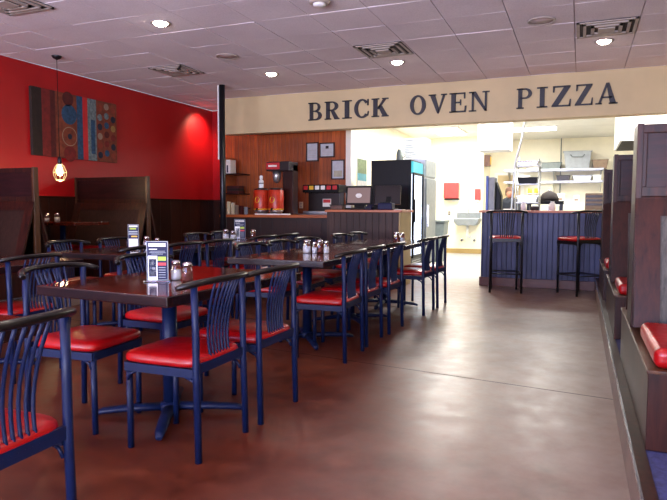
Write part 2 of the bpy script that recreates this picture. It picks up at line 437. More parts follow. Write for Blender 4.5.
vent(-5.25, 7.12, .27, 'square ceiling vent nearest the red wall')
vent(-2.245, 7.12, .29, 'square ceiling vent in the middle, above BRICK')
vent(.2, 7.12, .29, 'square ceiling vent at right, above PIZZA')
vent(-5.0, 4.2, .29, 'square ceiling vent cut by the top left corner')
def puck(x, y, r, nm, label, mat='vent'):
    t = thing(nm, label, nm.split('_')[-1], (x, y, CZ), 0, 'round ceiling fittings')
    MB().lathe([(r, -.001), (r * .96, -.012), (r * .84, -.014), (r * .84, -.002)], seg=28).build('rim', mat, t)
    MB().lathe([(0, -.006), (r * .84, -.006), (r * .84, -.002), (0, -.001)], seg=28).build('grille', 'grid', t)
puck(-4.18, 6.7, .14, 'ceiling_speaker', 'round ceiling speaker between the two left downlights')
puck(-.42, 6.62, .14, 'ceiling_speaker', 'round pale ceiling speaker left of the right vent')
t = thing('smoke_detector', 'small round smoke detector at the top of the picture', 'detector', (-2.28, 5.25, CZ))
MB().lathe([(.1, -.001), (.1, -.02), (.08, -.03)], seg=24).build('base_plate', 'vent', t)
MB().lathe([(.06, -.03), (.055, -.05), (.02, -.056)], seg=24).build('sensor_head', 'white', t)

# pendant
t = thing('pendant_lamp', 'wire-cage pendant lamp with glowing bulb before the red wall', 'lamp', (-6.18, 5.91, 0))
MB().lathe([(.005, 3.0), (.045, 3.02), (.062, 3.045), (.06, 3.05)], seg=20).build('canopy', 'black_metal', t)
MB().tube([(0, 0, 3.02), (0, 0, 1.78)], .004, 6).build('cord', 'black', t)
MB().lathe([(.012, 1.79), (.024, 1.77), (.026, 1.7), (.02, 1.69)], seg=14).build('socket', 'black_metal', t)
MB().lathe([(.012, 1.69), (.02, 1.67), (.036, 1.62), (.038, 1.59), (.028, 1.555), (.0, 1.54)], seg=16).build('bulb', 'bulb_on', t)
m = MB()
for k in range(8):
    a = 2 * PI * k / 8
    m.tube([(r * math.cos(a), r * math.sin(a), z) for r, z in ((.026, 1.7), (.05, 1.67), (.078, 1.6), (.075, 1.55), (.045, 1.49), (0.002, 1.475))], .003, 6)
for r, z in ((.079, 1.59), (.05, 1.495)): m.tube([(r * math.cos(a * PI / 10), r * math.sin(a * PI / 10), z) for a in range(21)], .003, 6)
m.build('wire_cage', 'cream_pl', t)
l = bpy.data.lights.new('pendant', 'POINT'); l.energy = 5; l.color = (1, .72, .4); l.shadow_soft_size = .045
o = bpy.data.objects.new('pendant', l); COL.objects.link(o); o.location = (-6.18 + .0, 5.91, 1.42)
# warm lamp washing the far end of the red wall
l = bpy.data.lights.new('wall_wash', 'SPOT'); l.energy = 60; l.color = (1, .62, .42); l.spot_size = 1.9; l.spot_blend = 1; l.shadow_soft_size = .05
o = bpy.data.objects.new('wall_wash', l); COL.objects.link(o); o.location = (-6.45, 9.85, 2.92); o.rotation_euler = (0, math.radians(40), 0)

# ------------------------------------------------------------------ painting
AY0, AY1, AZ0, AZ1 = 6.02, 7.6, 1.84, 2.745
art = MB(); art.box(XL, XL + .045, AY0, AY1, AZ0, AZ1, 'a_brown')
def stripe(a, b, mt, z0=0, z1=1): art.box(XL + .045, XL + .047, AY0 + (AY1 - AY0) * a, AY0 + (AY1 - AY0) * b, AZ0 + (AZ1 - AZ0) * z0, AZ0 + (AZ1 - AZ0) * z1, mt)
for a, b, mt in [(0, .1, 'a_brown'), (.1, .19, 'a_red'), (.19, .245, 'a_mar'), (.245, .49, 'a_terra'), (.49, .56, 'a_blue'), (.56, .62, 'redprint'), (.62, .73, 'a_teal'), (.73, 1, 'a_terra')]: stripe(a, b, mt)
art.box(XL + .045, XL + .048, AY0 + (AY1 - AY0) * .66, AY0 + (AY1 - AY0) * .71, AZ0 + .1, AZ0 + .6, 'a_blue')
def disc(u, v, r, mt, d=.002):
    c = (AY0 + (AY1 - AY0) * u, AZ0 + (AZ1 - AZ0) * v)
    art.prism([(c[0] + r * math.cos(k * PI / 10), c[1] + r * math.sin(k * PI / 10)) for k in range(20)], 0, XL + .046, XL + .047 + d, mt)
disc(.39, .92, .1, 'a_mar'); disc(.4, .68, .14, 'a_blue'); disc(.4, .34, .135, 'a_cream'); disc(.4, .34, .125, 'a_terra', .003); disc(.4, .34, .04, 'a_navy', .004); disc(.4, .07, .11, 'a_red')
cc = ['a_or', 'a_blue', 'a_navy', 'a_teal', 'a_red', 'a_cream', 'a_yel', 'a_terra', 'a_navy', 'a_teal', 'a_or', 'a_mar', 'a_cream', 'a_blue', 'a_navy', 'a_red', 'a_teal', 'a_mar']
k = 0
for row in range(6):
    for col_ in range(3):
        disc(.775 + .088 * col_, .88 - .155 * row + (.04 if col_ == 1 else 0), .05, cc[(k * 5 + row) % 18]); k += 1
o = art.build('wall_art', 'a_brown'); tag(o, 'wide canvas of dark stripes and coloured dots on the red wall', 'picture')

# ------------------------------------------------------------------ letters
def letter(ch, xa, xb, zb, h, label):
    m = MB(); w = xb - xa; T_ = .3 * w if ch not in 'I' else .42 * w; sf = .075 * h; y0, y1 = YF - .03, YF - .002
    def P(pts): m.prism([(xa + px * w, zb + pz * h) for px, pz in pts], 1, y0, y1)
    def ring(cx, cz, ro, rzo, ri, rzi, a0, a1, n=18):
        for q in range(n):
            a = a0 + (a1 - a0) * q / n; b = a0 + (a1 - a0) * (q + 1) / n
            P([(cx + ro * math.cos(a), cz + rzo * math.sin(a)), (cx + ro * math.cos(b), cz + rzo * math.sin(b)), (cx + ri * math.cos(b), cz + rzi * math.sin(b)), (cx + ri * math.cos(a), cz + rzi * math.sin(a))])
    def serif(c, half, z): P([(c - half, z), (c + half, z), (c + half, z + .06), (c - half, z + .06)])
    def stem(c, wd=.2, s=.2, lo=True, hi=True):
        P([(c - wd / 2, 0), (c + wd / 2, 0), (c + wd / 2, 1), (c - wd / 2, 1)])
        if lo: serif(c, s, 0)
        if hi: serif(c, s, .94)
    if ch == 'I': stem(.5, .45, .5)
    elif ch in 'BPR':
        stem(.22, .24, .22)
        ring(.5, .74, .42 if ch != 'B' else .38, .26, .2, .19, -PI / 2, PI / 2)
        P([(.2, .93), (.5, .93), (.5, 1), (.2, 1)]); P([(.2, .48), (.5, .48), (.5, .55), (.2, .55)])
        if ch == 'B': ring(.52, .265, .46, .265, .22, .19, -PI / 2, PI / 2); P([(.2, 0), (.52, 0), (.52, .07), (.2, .07)])
        if ch == 'R': P([(.4, .5), (.62, .52), (.95, .06), (.68, 0)]); serif(.84, .16, 0)
    elif ch == 'C':
        ring(.52, .5, .52, .52, .28, .43, PI * .22, PI * 1.78, 26); P([(.86, .66), (.95, .66), (.95, 1.0), (.88, 1.0)]); P([(.86, .1), (.92, .1), (.97, .34), (.9, .34)])
    elif ch == 'O': ring(.5, .5, .5, .52, .27, .43, 0, 2 * PI, 32)
    elif ch == 'K':
        stem(.22, .24, .22); P([(.3, .4), (.42, .4), (.86, .96), (.7, .96)]); serif(.8, .18, .94); P([(.38, .55), (.56, .66), (.95, .05), (.66, .05)]); serif(.8, .2, 0)
    elif ch == 'V': P([(.06, 1), (.34, 1), (.6, .14), (.48, 0)]); P([(.8, 1), (.92, 1), (.56, 0), (.48, 0)]); serif(.2, .2, .94); serif(.84, .16, .94)
    elif ch == 'E':
        stem(.24, .26, .24); P([(.2, .93), (.92, .93), (.92, 1), (.2, 1)]); P([(.84, .7), (.92, .7), (.92, 1), (.84, 1)]); P([(.2, 0), (.96, 0), (.96, .07), (.2, .07)]); P([(.88, 0), (.96, 0), (1, .32), (.9, .32)]); P([(.3, .47), (.66, .47), (.66, .54), (.3, .54)]); P([(.62, .36), (.69, .36), (.69, .65), (.62, .65)])
    elif ch == 'N': P([(.14, 0), (.24, 0), (.24, 1), (.14, 1)]); P([(.78, 0), (.88, 0), (.88, 1), (.78, 1)]); P([(.1, 1), (.34, 1), (.9, 0), (.78, 0)]); serif(.18, .18, 0); serif(.83, .17, .94); serif(.12, .12, .94)
    elif ch == 'Z': P([(.08, .93), (.95, .93), (.95, 1), (.08, 1)]); P([(.08, .7), (.16, .7), (.2, 1), (.08, 1)]); P([(.03, 0), (.97, 0), (.97, .07), (.03, .07)]); P([(.86, 0), (.97, 0), (.99, .34), (.92, .34)]); P([(.03, .05), (.34, .05), (.95, .95), (.64, .95)])
    elif ch == 'A': P([(.46, 1), (.6, 1), (.94, 0), (.66, 0)]); P([(.46, 1), (.54, .9), (.22, 0), (.1, 0)]); P([(.25, .28), (.75, .28), (.75, .35), (.25, .35)]); serif(.14, .15, 0); serif(.8, .2, 0)
    o = m.build('sign_letter', 'letter'); tag(o, label, 'letter', 'black letters of the sign on the header'); return o
def Xat(px, Y, pz=110):
    d = F + R2 * (px - 333.5) / fpx - U2 * (pz - 250) / fpx; return d.x * Y / d.y
spans = [('B', 308.9, 322.3), ('R', 325.2, 339.6), ('I', 342.7, 352), ('C', 354.7, 369.6), ('K', 372, 388.8), ('O', 410.3, 425.9), ('V', 428.8, 447), ('E', 449.5, 466.6), ('N', 469, 489.3), ('P', 516.4, 533), ('I', 536.6, 547.3), ('Z', 550.8, 571), ('Z', 574, 592.8), ('A', 595.3, 617.3)]
where = ['first letter of BRICK', 'second letter of BRICK', 'third letter of BRICK', 'fourth letter of BRICK', 'last letter of BRICK', 'first letter of OVEN', 'second letter of OVEN', 'third letter of OVEN', 'last letter of OVEN', 'first letter of PIZZA', 'second letter of PIZZA', 'first of the two middle letters of PIZZA', 'second of the two Z letters of PIZZA', 'last letter of PIZZA']
for (ch, a, b), wtxt in zip(spans, where):
    letter(ch, Xat(a, YF), Xat(b, YF), 2.585, .288, 'black serif letter %s, %s' % (ch, wtxt))

# ------------------------------------------------------------------ chairs
def arc_rail(half, depth, z, n=18, r=.016):
    pts = []
    for i in range(n + 1):
        t = -1 + 2 * i / n
        pts.append((half * math.sin(t * 1.25) / math.sin(1.25), -.20 - depth * (1 - (abs(t) ** 2.2)) + .05, z + .006 - .03 * abs(t) ** 3))
    return pts
def chair_parts(t, sh=.465, top=.815, stool=False):
    for sx in (-1, 1):
        MB().tube([(sx * .175, .19, .0), (sx * .178, .19, sh - .07)], [.0155, .016], 12).build('front_leg', 'blue_metal' if not stool else 'black_metal', t)
    lm = 'blue_metal' if not stool else 'black_metal'
    for sx in (-1, 1):
        MB().tube([(sx * .206, -.215, 0), (sx * .203, -.205, sh - .05), (sx * .203, -.205, sh + .12), (sx * .206, -.2, top - .012)], .0165, 12).build('rear_leg', lm, t)
    f = MB()
    for sx in (-1, 1):
        f.box(sx * .19 - .011, sx * .19 + .011, -.2, .2, sh - .085, sh - .045)
        f.tube([(sx * .19, .187, sh - .13), (sx * .19, .172, sh - .1), (sx * .19, .14, sh - .085)], .007, 6)
        f.tube([(sx * .19, -.195, sh - .13), (sx * .19, -.178, sh - .1), (sx * .19, -.14, sh - .085)], .007, 6)
    f.box(-.19, .19, .19, .205, sh - .085, sh - .045).box(-.2, .2, -.212, -.198, sh - .065, sh - .02)
    f.build('seat_frame', lm, t)
    # padded seat
    def seat(u, v):
        a = u * 2 * PI; p = v
        e = .32
        cx, sx_ = math.cos(a), math.sin(a)
        wx = .215 - .018 * (-(sx_) if sx_ < 0 else 0)
        X = math.copysign(abs(cx) ** e, cx) * wx; Y = math.copysign(abs(sx_) ** e, sx_) * .215 + .005
        prof = [(0, -.036), (.93, -.036), (.99, -.03), (1.0, -.018), (.99, -.004), (.95, .006), (.8, .015), (.45, .02), (0, .021)]
        k_ = min(int(round(p * 8)), 8); r_, z_ = prof[k_]
        return (X * r_, Y * r_, sh - .005 + z_)
    s = MB().grid(seat, 40, 8); s.build('seat', 'vinyl', t)
    # spindles fan from the seat rail to the bowed top rail
    for i in range(7):
        q = (i - 3) / 3
        xb, xt = q * .078, q * .105; yt = -.15 - .112 * (1 - abs(xt / .27) ** 2.2)
        sp = []
        for k_ in range(9):
            u = k_ / 8
            sp.append((xb + (xt - xb) * u ** 1.5, -.207 + (yt + .207) * u ** 2.4 + .022 * math.sin(PI * u ** .8), sh - .04 + (top - sh + .04) * u))
        MB().tube(sp, .0065, 8).build('spindle', lm, t)
    MB().tube(arc_rail(.27, .115, top), [.014] + [.018] * 17 + [.014], 12, flat=.85).build('top_rail', 'rail_wood', t)
    if stool:
        for z in (.26,):
            MB().tube([(-.19, .2, z), (.19, .2, z)], .009, 8).build('foot_rest', lm, t)
            MB().tube([(-.195, -.22, z), (.195, -.22, z)], .008, 8).build('stretcher', lm, t)
            for sx in (-1, 1): MB().tube([(sx * .19, .2, z), (sx * .195, -.22, z)], .008, 8).build('stretcher', lm, t)
proto = None
def chair(x, y, ang, label, group):
    global proto
    if proto is None:
        proto = thing('dining_chair', label, 'chair', (x, y, 0), ang, group); chair_parts(proto); return proto
    return dup(proto, (x, y, 0), ang, label, group)
FL, FR = PI / 2, -PI / 2      # facing -X, facing +X
G = 'navy spindle-back dining chairs with red seats'
d = math.radians
for x, y, a, lab in [
    (-1.715, 1.245, FL + d(2), 'navy spindle-back chair cut off at the lower left corner of the picture'),
    (-1.77, 2.435, FL + d(0), 'navy chair at the near table, back to the aisle, closest to camera there'),
    (-1.75, 2.98, FL - d(1), 'navy chair at the near table, back to the aisle, second from the camera'),
    (-2.44, 2.49, FR + d(3), 'navy chair across the near table, facing the aisle, at its left corner'),
    (-2.53, 3.28, FR - d(2), 'navy chair across the near table, facing the aisle, directly behind the menu stand'),
    (-1.80, 4.33, FL + d(1), 'first aisle-side chair at the table holding four shakers'),
    (-1.82, 4.89, FL, 'second aisle-side chair at the table holding four shakers, between two others'),
    (-1.79, 5.45, FL - d(1), 'third aisle-side chair, last before the far table with one shaker pair'),
    (-1.73, 6.53, FL - d(2), 'aisle-side chair at the far table, the nearer one of its two'),
    (-1.71, 7.10, FL - d(1), 'farthest aisle-side chair, nearest to the kitchen bar'),
    (-2.54, 4.74, FR + d(2), 'chair facing the aisle at the left end of the four-shaker table'),
    (-2.54, 5.33, FR, 'chair facing the aisle behind the four-shaker table, the middle one'),
    (-2.54, 5.95, FR - d(2), 'chair facing the aisle behind the four shakers, the right one'),
    (-2.52, 6.93, FR, 'left one of two chairs before the register counter, facing the aisle'),
    (-2.52, 7.52, FR, 'right one of two chairs before the register counter, facing the aisle'),
    (-3.60, 3.00, FL + d(2), 'chair with its long top rail at the left edge, behind the near table'),
    (-3.56, 4.09, FL, 'chair at the second menu table, mostly hidden behind the near menu stand'),
    (-3.56, 4.66, FL - d(2), 'second row chair just right of the near menu stand'),
    (-3.56, 5.22, FL - d(2), 'second row chair above the shakers, right neighbour of another alike'),
    (-4.30, 4.36, FR + d(3), 'chair facing us at the left end of the second menu table'),
    (-4.30, 5.0, FR, 'chair facing us behind the second menu table, left of its menu'),
    (-4.28, 6.42, FR, 'far chair facing the room before the dark wainscot, left of the pole'),
    (-4.28, 7.0, FR, 'far chair facing the room at the foot of the black pole'),
    (-3.56, 6.2, FL - d(2), 'far back chair before the drinks counter, just right of the third menu'),
    (-3.56, 6.8, FL - d(2), 'far back chair before the drinks counter, right neighbour of another'),
]:
    chair(x, y, a, lab, G)

# bar stools
def stool(x, y, a, label):
    t = thing('bar_stool', label, 'stool', (x, y, 0), a, 'black bar stools with red seats at the kitchen bar')
    chair_parts(t, .76, 1.11, True); return t
stool(-.95, 8.68, d(10), 'black bar stool with red seat at the left end of the blue bar')
stool(.0, 8.77, d(42), 'black bar stool with red seat, turned, beside the right booths')

# ------------------------------------------------------------------ tables
def table(x, y, w, l, rz, base_rot, label, oy=0):
    t = thing('dining_table', label, 'table', (x, y, 0), rz, 'dark wood dining tables on navy pedestals')
    m = MB().box(-w / 2, w / 2, oy - l / 2, oy + l / 2, .7, .75, 'table_edge')
    b = m.build('table_top', 'table', t, bevel=.006)
    m = MB().box(-w / 2 + .006, w / 2 - .006, oy - l / 2 + .006, oy + l / 2 - .006, .7495, .7512, 'table').build('veneer', 'table', b)
    MB().lathe([(.04, .03), (.04, .69)], seg=18).build('pedestal', 'blue_metal', t)
    MB().box(-.22, .22, -.22, .22, .688, .7).build('mounting_plate', 'blue_metal', t)
    MB().lathe([(.06, .03), (.06, .065), (.045, .08)], seg=18).build('collar', 'blue_metal', t)
    for k in range(4):
        a = base_rot + k * PI / 2; c, s_ = math.cos(a), math.sin(a)
        MB().tube([(.03 * c, .03 * s_, .05), (.2 * c, .2 * s_, .048), (.36 * c, .36 * s_, .036), (.41 * c, .41 * s_, .02)], [.036, .033, .028, .016], 12, flat=.62).build('foot', 'blue_metal', t)
    return t
table(-2.07, 2.71, .87, 1.18, d(-5), d(34), 'dark red-brown table nearest the camera, holding the big menu stand', .1)
table(-2.16, .98, .86, 1.22, 0, d(20), 'table cut off at the left edge beside the nearest chair')
table(-2.16, 4.72, .84, 1.2, d(-1), d(-54), 'dark table in the middle holding four shakers')
table(-2.14, 5.74, .84, .78, 0, d(-50), 'small table joined behind the four-shaker table')
table(-2.13, 6.82, .86, 1.22, 0, d(5), 'farthest aisle table, before the register counter')
table(-3.95, 2.98, .84, 1.2, 0, d(30), 'table at the left edge behind the nearest table')
table(-3.93, 4.6, .86, 1.2, 0, d(30), 'table holding the second menu, left of the near menu stand')
table(-3.93, 5.62, .84, .78, 0, d(30), 'small table beyond the second menu table in the left row')
table(-3.93, 6.7, .84, 1.2, 0, d(30), 'far table holding the third menu, before the drinks counter')

# table-top things
TZ = .7513
def shaker(x, y, r, h, fill, label, z=TZ):
    t = thing('glass_shaker', label, 'shaker', (x, y, z), 0, 'glass shakers on the tables')
    MB().lathe([(r * .8, .0), (r, .006), (r, h * .45), (r * .86, h * .7), (r * .8, h * .78)], seg=16).build('glass_jar', 'glass', t)
    MB().lathe([(r * .7, .005), (r * .85, .01), (r * .85, h * .5), (0, h * .52)], seg=14).build('contents', fill, t)
    MB().lathe([(r * .84, h * .76), (r * .86, h * .9), (r * .6, h * .98), (0, h)], seg=16).build('metal_lid', 'chrome', t)
def menu(x, y, z, rz, w, h, label, full=True):
    t = thing('menu_stand', label, 'menu', (x, y, z), rz, 'upright menu stands on the tables')
    MB().box(-w * .62, w * .62, -.035, .035, 0, .008).build('acrylic_foot', 'glass', t, bevel=.002)
    MB().box(-w / 2 - .003, w / 2 + .003, -.005, .005, .008, h).build('acrylic_holder', 'grey_pl', t)
    c = MB().box(-w / 2, w / 2, -.0062, -.005, .01, h - .003).build('printed_card', 'navy', t)
    f = MB(); y0 = -.0068; y1 = -.006
    def q(a, b, c0, c1, mt): f.box(-w / 2 + a * w, -w / 2 + b * w, y0, y1, c0 * h, c1 * h, mt)
    if full:
        q(.07, .93, .87, .95, 'paper')
        q(.1, .5, .795, .812, 'paper'); q(.15, .88, .75, .76, 'grey_pl'); q(.12, .92, .712, .722, 'grey_pl'); q(.22, .78, .678, .688, 'grey_pl')
        q(.04, .5, .04, .64, 'white'); q(.08, .46, .12, .56, 'navy'); q(.12, .3, .4, .5, 'grey_pl'); q(.12, .4, .3, .36, 'grey_pl'); q(.12, .36, .16, .26, 'grey_pl')
        q(.53, .93, .52, .62, 'green'); q(.53, .93, .4, .47, 'redprint')
        for z_ in (.34, .28, .22, .16, .1): q(.56, .9, z_, z_ + .014, 'grey_pl')
    else:
        q(.08, .95, .9, .96, 'paper'); q(.15, .8, .81, .87, 'green'); q(.05, .95, .7, .75, 'grey_pl'); q(.05, .95, .62, .66, 'grey_pl'); q(.3, .9, .52, .57, 'yellow'); q(.05, .95, .06, .46, 'paper')
    f.build('print_blocks', 'paper', c)
    if full: textpart('ORDER ONLINE', w * .135, (0, -.0072, h * .91), (PI / 2, 0, 0), 'navy', c)
    return t
menu(-2.08, 2.63, TZ, d(22), .108, .215, 'tall navy menu with phone picture on the nearest table')
shaker(-1.935, 2.69, .03, .105, 'pepper', 'glass shaker with red flakes beside the nearest menu')
shaker(-2.03, 2.72, .028, .11, 'salt', 'glass shaker half hidden behind the nearest menu')
menu(-3.76, 4.42, TZ, d(25), .09, .24, 'white and navy menu on the second table, left of the nearest menu', False)
shaker(-3.86, 4.72, .03, .12, 'salt', 'shaker just right of the second menu')
shaker(-3.80, 4.80, .026, .1, 'pepper', 'small dark shaker right of the second menu')
menu(-3.96, 6.62, TZ, d(28), .13, .25, 'small far menu with phone picture on the table by the pole')
shaker(-4.06, 6.45, .038, .13, 'salt', 'tall shaker left of the far menu')
shaker(-4.0, 6.52, .034, .11, 'salt', 'shaker close against the far menu')
shaker(-3.86, 6.78, .034, .12, 'pepper', 'shaker right of the far menu')
for x, y, r, h, f_, lab in [(-2.2, 4.8, .034, .12, 'salt', 'leftmost of four shakers on the middle table, wide with white cheese'),
                            (-2.135, 4.82, .022, .1, 'salt', 'second from left of four shakers on the middle table, narrow white'),
                            (-2.1, 4.86, .032, .12, 'pepper', 'third from left of four shakers on the middle table, red flakes'),
                            (-2.05, 4.88, .024, .11, 'salt', 'rightmost of four shakers on the middle table, narrow grey')]: shaker(x, y, r, h, f_, lab)
shaker(-1.9, 6.56, .04, .13, 'pepper', 'shaker with red flakes on the farthest aisle table, left one')
shaker(-1.86, 6.62, .04, .12, 'salt', 'shaker on the farthest aisle table, right one')

# ------------------------------------------------------------------ booths at right (back-to-back benches on the platform)
def booth(yc, label, x0=.262, x1=1.5, top=1.6, pz=PH, near=.85, far=.7, flip=1, inset='inset', postmat='dpanel', th=.2, slant=.18, sh=.31, flare=.04):
    """yc: near face of the tall back. x0 is the aisle end."""
    t = thing('booth_bench', label, 'booth', ((x0 + x1) / 2, yc, pz), 0, 'dark wood booth benches with red cushions')
    w = abs(x1 - x0) / 2; H = top - pz
    b = MB().box(-w, w, -near, near * 0 + th + far, 0, sh)
    b.build('seat_box', 'dpanel', t, bevel=.004)
    MB().box(-w - .006, w, -near - .01, th + far + .01, sh, sh + .015).build('seat_ledge', 'postwood', t, bevel=.003)
    up = MB().box(-w + .028, w - .028, 0, th, .36 + .66, H - .004).build('upper_panel', 'dpanelh', t, bevel=.004)
    fr = MB(); 
    fr.box(-w + .004, w - .004, -.02, .001, H - .045, H).box(-w + .004, w - .004, -.02, .001, 1.02, 1.07)
    for s in (-1, 1):
        a, c = sorted((s * (w - .004), s * (w - .05))); fr.box(a, c, -.02, .001, 1.07, H - .045)
    fr.build('upper_frame', 'dpanel', t, bevel=.004)
    # end boards that widen toward the seat
    for s in (-1, 1):
        a, c = sorted((s * w, s * (w - .03)))
        MB().prism([(-.024, H + .005), (th + .02, H + .005), (th + .01 + flare, sh + .015), (-.024, sh + .015)], 0, a, c).build('end_board', postmat, t, bevel=.003)
    # leaning backrests
    for nm, ys in (('backrest', (-.0, -slant)), ('backrest', (th, th + .17))):
        a0, a1 = ys; sg = -1 if a1 < a0 else 1
        o = MB().prism([(a0, 1.02), (a0 + sg * .01, 1.02), (a1 + sg * .01, .36), (a1 - sg * .03, .36)], 0, -w + .03, w - .03).build(nm, inset, t)
        m = MB()
        for (u0, u1) in ((-w + .001, -w + .118), (w - .118, w - .001)):
            m.prism([(a0, 1.02), (a0 + sg * .022, 1.02), (a1 + sg * .025, .36), (a1, .36)], 0, u0, u1)
        m.prism([(a0, 1.02), (a0 + sg * .022, 1.02), (a0 + sg * .05, .92), (a0 + sg * .026, .92)], 0, -w + .118, w - .118)
        m.build('backrest_frame', 'dpanel', o)
    for y0, y1 in ((-near + .01, -slant - .12), (th + .2, th + far - .02)):
        MB().box(-w + .02, w - .02, y0, y1, sh + .015, sh + .1).build('seat_cushion', 'vinyl', t, bevel=.034, seg=4)
    return t
for yc, x0, tp, nr, fr_, lab in ((3.58, .266, 1.585, .94, .5, 'large dark booth bench nearest the camera at the right edge, red cushion in front'),
                (5.7, .256, 1.6, .84, .5, 'middle booth bench at right, its red cushion end showing past the first'),
                (7.75, .245, 1.6, .84, .36, 'farthest of the right booth benches, beside the bar stool')):
    booth(yc, lab, x0=x0, top=tp, near=nr, far=fr_)
# left booths against the red wall
booth(4.92, 'dark booth bench with light end post at the left edge', x0=XL + .005, x1=-5.5, top=1.575, near=.55, far=.5, inset='inset_l', postmat='postwood', th=.02, slant=.2, flare=.02, sh=.34)
booth(6.78, 'dark booth bench against the red wall beyond the pendant lamp', x0=XL + .005, x1=-5.5, top=1.57, near=.55, far=.5, inset='inset_l', postmat='postwood', th=.02, slant=.2, flare=.02, sh=.34)
t = thing('booth_table', 'booth table between the two dark benches under the pendant lamp', 'table', (-6.2, 5.95, PH))
MB().box(-.58, .5, -.3, .3, .73, .77).build('table_top', 'table', t, bevel=.005)
MB().lathe([(.035, .02), (.035, .73)], seg=14).build('pedestal', 'blue_metal', t)
MB().box(-.25, .25, -.03, .03, 0, .04).box(-.03, .03, -.2, .2, 0, .04).build('pedestal_foot', 'blue_metal', t, bevel=.008)
shaker(-6.36, 5.86, .034, .11, 'pepper', 'left shaker on the booth table under the pendant lamp', PH + .7702)
shaker(-6.27, 5.93, .034, .11, 'salt', 'right shaker on the booth table under the pendant lamp', PH + .7702)
shaker(-6.31, 5.8, .03, .09, 'salt', 'lowest front shaker on the booth table under the pendant lamp', PH + .7702)
t = thing('booth_table', 'booth table between the first and second right benches', 'table', (.9, 4.5, PH))
MB().box(-.56, .55, -.2, .2, .72, .76).build('table_top', 'table', t, bevel=.005)
MB().lathe([(.035, .02), (.035, .72)], seg=14).build('pedestal', 'blue_metal', t)
MB().box(-.25, .25, -.03, .03, 0, .04).box(-.03, .03, -.2, .2, 0, .04).build('pedestal_foot', 'blue_metal', t, bevel=.008)

# ------------------------------------------------------------------ bar
t = thing('kitchen_bar', 'blue-black beadboard bar with brown top below the PIZZA sign', 'bar', (0, 9.17, 0))
MB().box(-1.35, 1.5, 0, .1, .13, 1.085).build('beadboard_front', 'bead_blue', t)
MB().box(-1.37, 1.5, -.02, .12, 0, .13).build('baseboard', 'baseboard', t, bevel=.006)
MB().box(-1.39, 1.5, -.05, .42, 1.085, 1.12).build('bar_top', 'counter_wood', t, bevel=.008)
MB().box(-1.35, -1.3, .1, .4, 0, 1.085).box(1.3, 1.5, .1, .4, 0, 1.085).build('end_panel', 'bead_blue', t)

# ------------------------------------------------------------------ drinks counter at left
t = thing('drinks_counter', 'dark wood drinks counter with orange top before the beadboard wall', 'counter', (-4.7, 8.9, 0))
MB().box(-.98, 1.07, 0, .7, .0, .985).build('cabinet_front', 'dark_front', t)
MB().box(-1.0, 1.085, -.04, .72, .985, 1.03).build('counter_top', 'counter_wood', t, bevel=.006)
t = thing('back_counter', 'low counter under the soda dispenser against the beadboard wall', 'counter', (-4.65, 10.0, 0))
MB().box(-.7, .68, 0, .31, 0, 1.0).build('cabinet', 'dark_front', t)
MB().box(-.72, .69, -.03, .32, 1.0, 1.04).build('counter_top', 'grey_pl', t, bevel=.005)

def urn(x, y, rz, label, bottle):
    t = thing('drink_urn', label, 'urn', (x, y, 1.03), rz, 'red printed tea urns')
    MB().lathe([(.1, 0), (.1, .05), (.125, .055), (.125, .075)], seg=20).build('stand', 'steel', t)
    b = MB().lathe([(.125, .075), (.13, .1), (.13, .4), (.12, .415)], seg=28).build('tank', 'urn', t)
    m = MB()
    for zz, rr, a0, mt in ((.25, .05, -.1, 'yellow'), (.3, .06, -1.0, 'urn_dark')):
        pts = []
        for k_ in range(16):
            q = 2 * PI * k_ / 16; a = -PI / 2 + a0 * .9 + rr * math.cos(q) / .131; pts.append((.1315 * math.cos(a), .1315 * math.sin(a), zz + rr * math.sin(q)))
        m.add(pts, [tuple(range(16))], mt)
    m.lathe([(.1318, .085), (.1318, .1)], seg=28, m='yellow')
    m.build('printed_wrap', 'yellow', b)
    MB().lathe([(.122, .415), (.11, .44), (.04, .45), (.0, .452)], seg=24).build('lid', 'urn_dark', t)
    MB().tube([(0, -.12, .1), (0, -.17, .1), (0, -.175, .07)], .012, 8).build('tap', 'black', t)
urn(-5.02, 9.1, 0, 'red printed tea urn at left, white bottle standing on its lid', True)
urn(-4.74, 9.1, 0, 'red printed tea urn at right, under the brewer hood', False)
t = thing('cream_bottle', 'white pump bottle standing on the left tea urn', 'bottle', (-5.02, 9.1, 1.482))
MB().lathe([(.04, 0), (.042, .01), (.042, .12), (.02, .145)], seg=16).build('body', 'white', t)
MB().lathe([(.02, .145), (.03, .16), (.03, .2), (.012, .21)], seg=16).build('cap', 'white', t)
MB().lathe([(.0425, .07), (.0425, .085)], seg=16).build('band', 'black', t)
t = thing('tea_brewer', 'tall brown tea brewer with red sign behind the right urn', 'brewer', (-4.75, 9.42, 1.03))
MB().box(.0, .2, -.06, .14, 0, .86).build('column', 'dpanel', t, bevel=.01)
MB().box(-.24, .2, -.2, .14, .74, .9).build('brew_head', 'urn_dark', t, bevel=.01)
MB().box(-.23, .02, -.212, -.2, .77, .88).build('red_sign', 'redprint', t)
m = MB().box(-.19, -.03, -.214, -.211, .81, .84); m.build('sign_print', 'paper', t)
MB().lathe([(.02, .54), (.06, .58), (.075, .66), (.075, .74)], c=(-.1, -.08, 0), seg=18).build('brew_funnel', 'steel', t)
t = thing('drip_tray', 'pale flat tray edge under the tea urns', 'tray', (-4.72, 8.93, 1.03))
MB().box(-.32, .32, -.03, .03, 0, .02).build('tray', 'paper', t, bevel=.004)
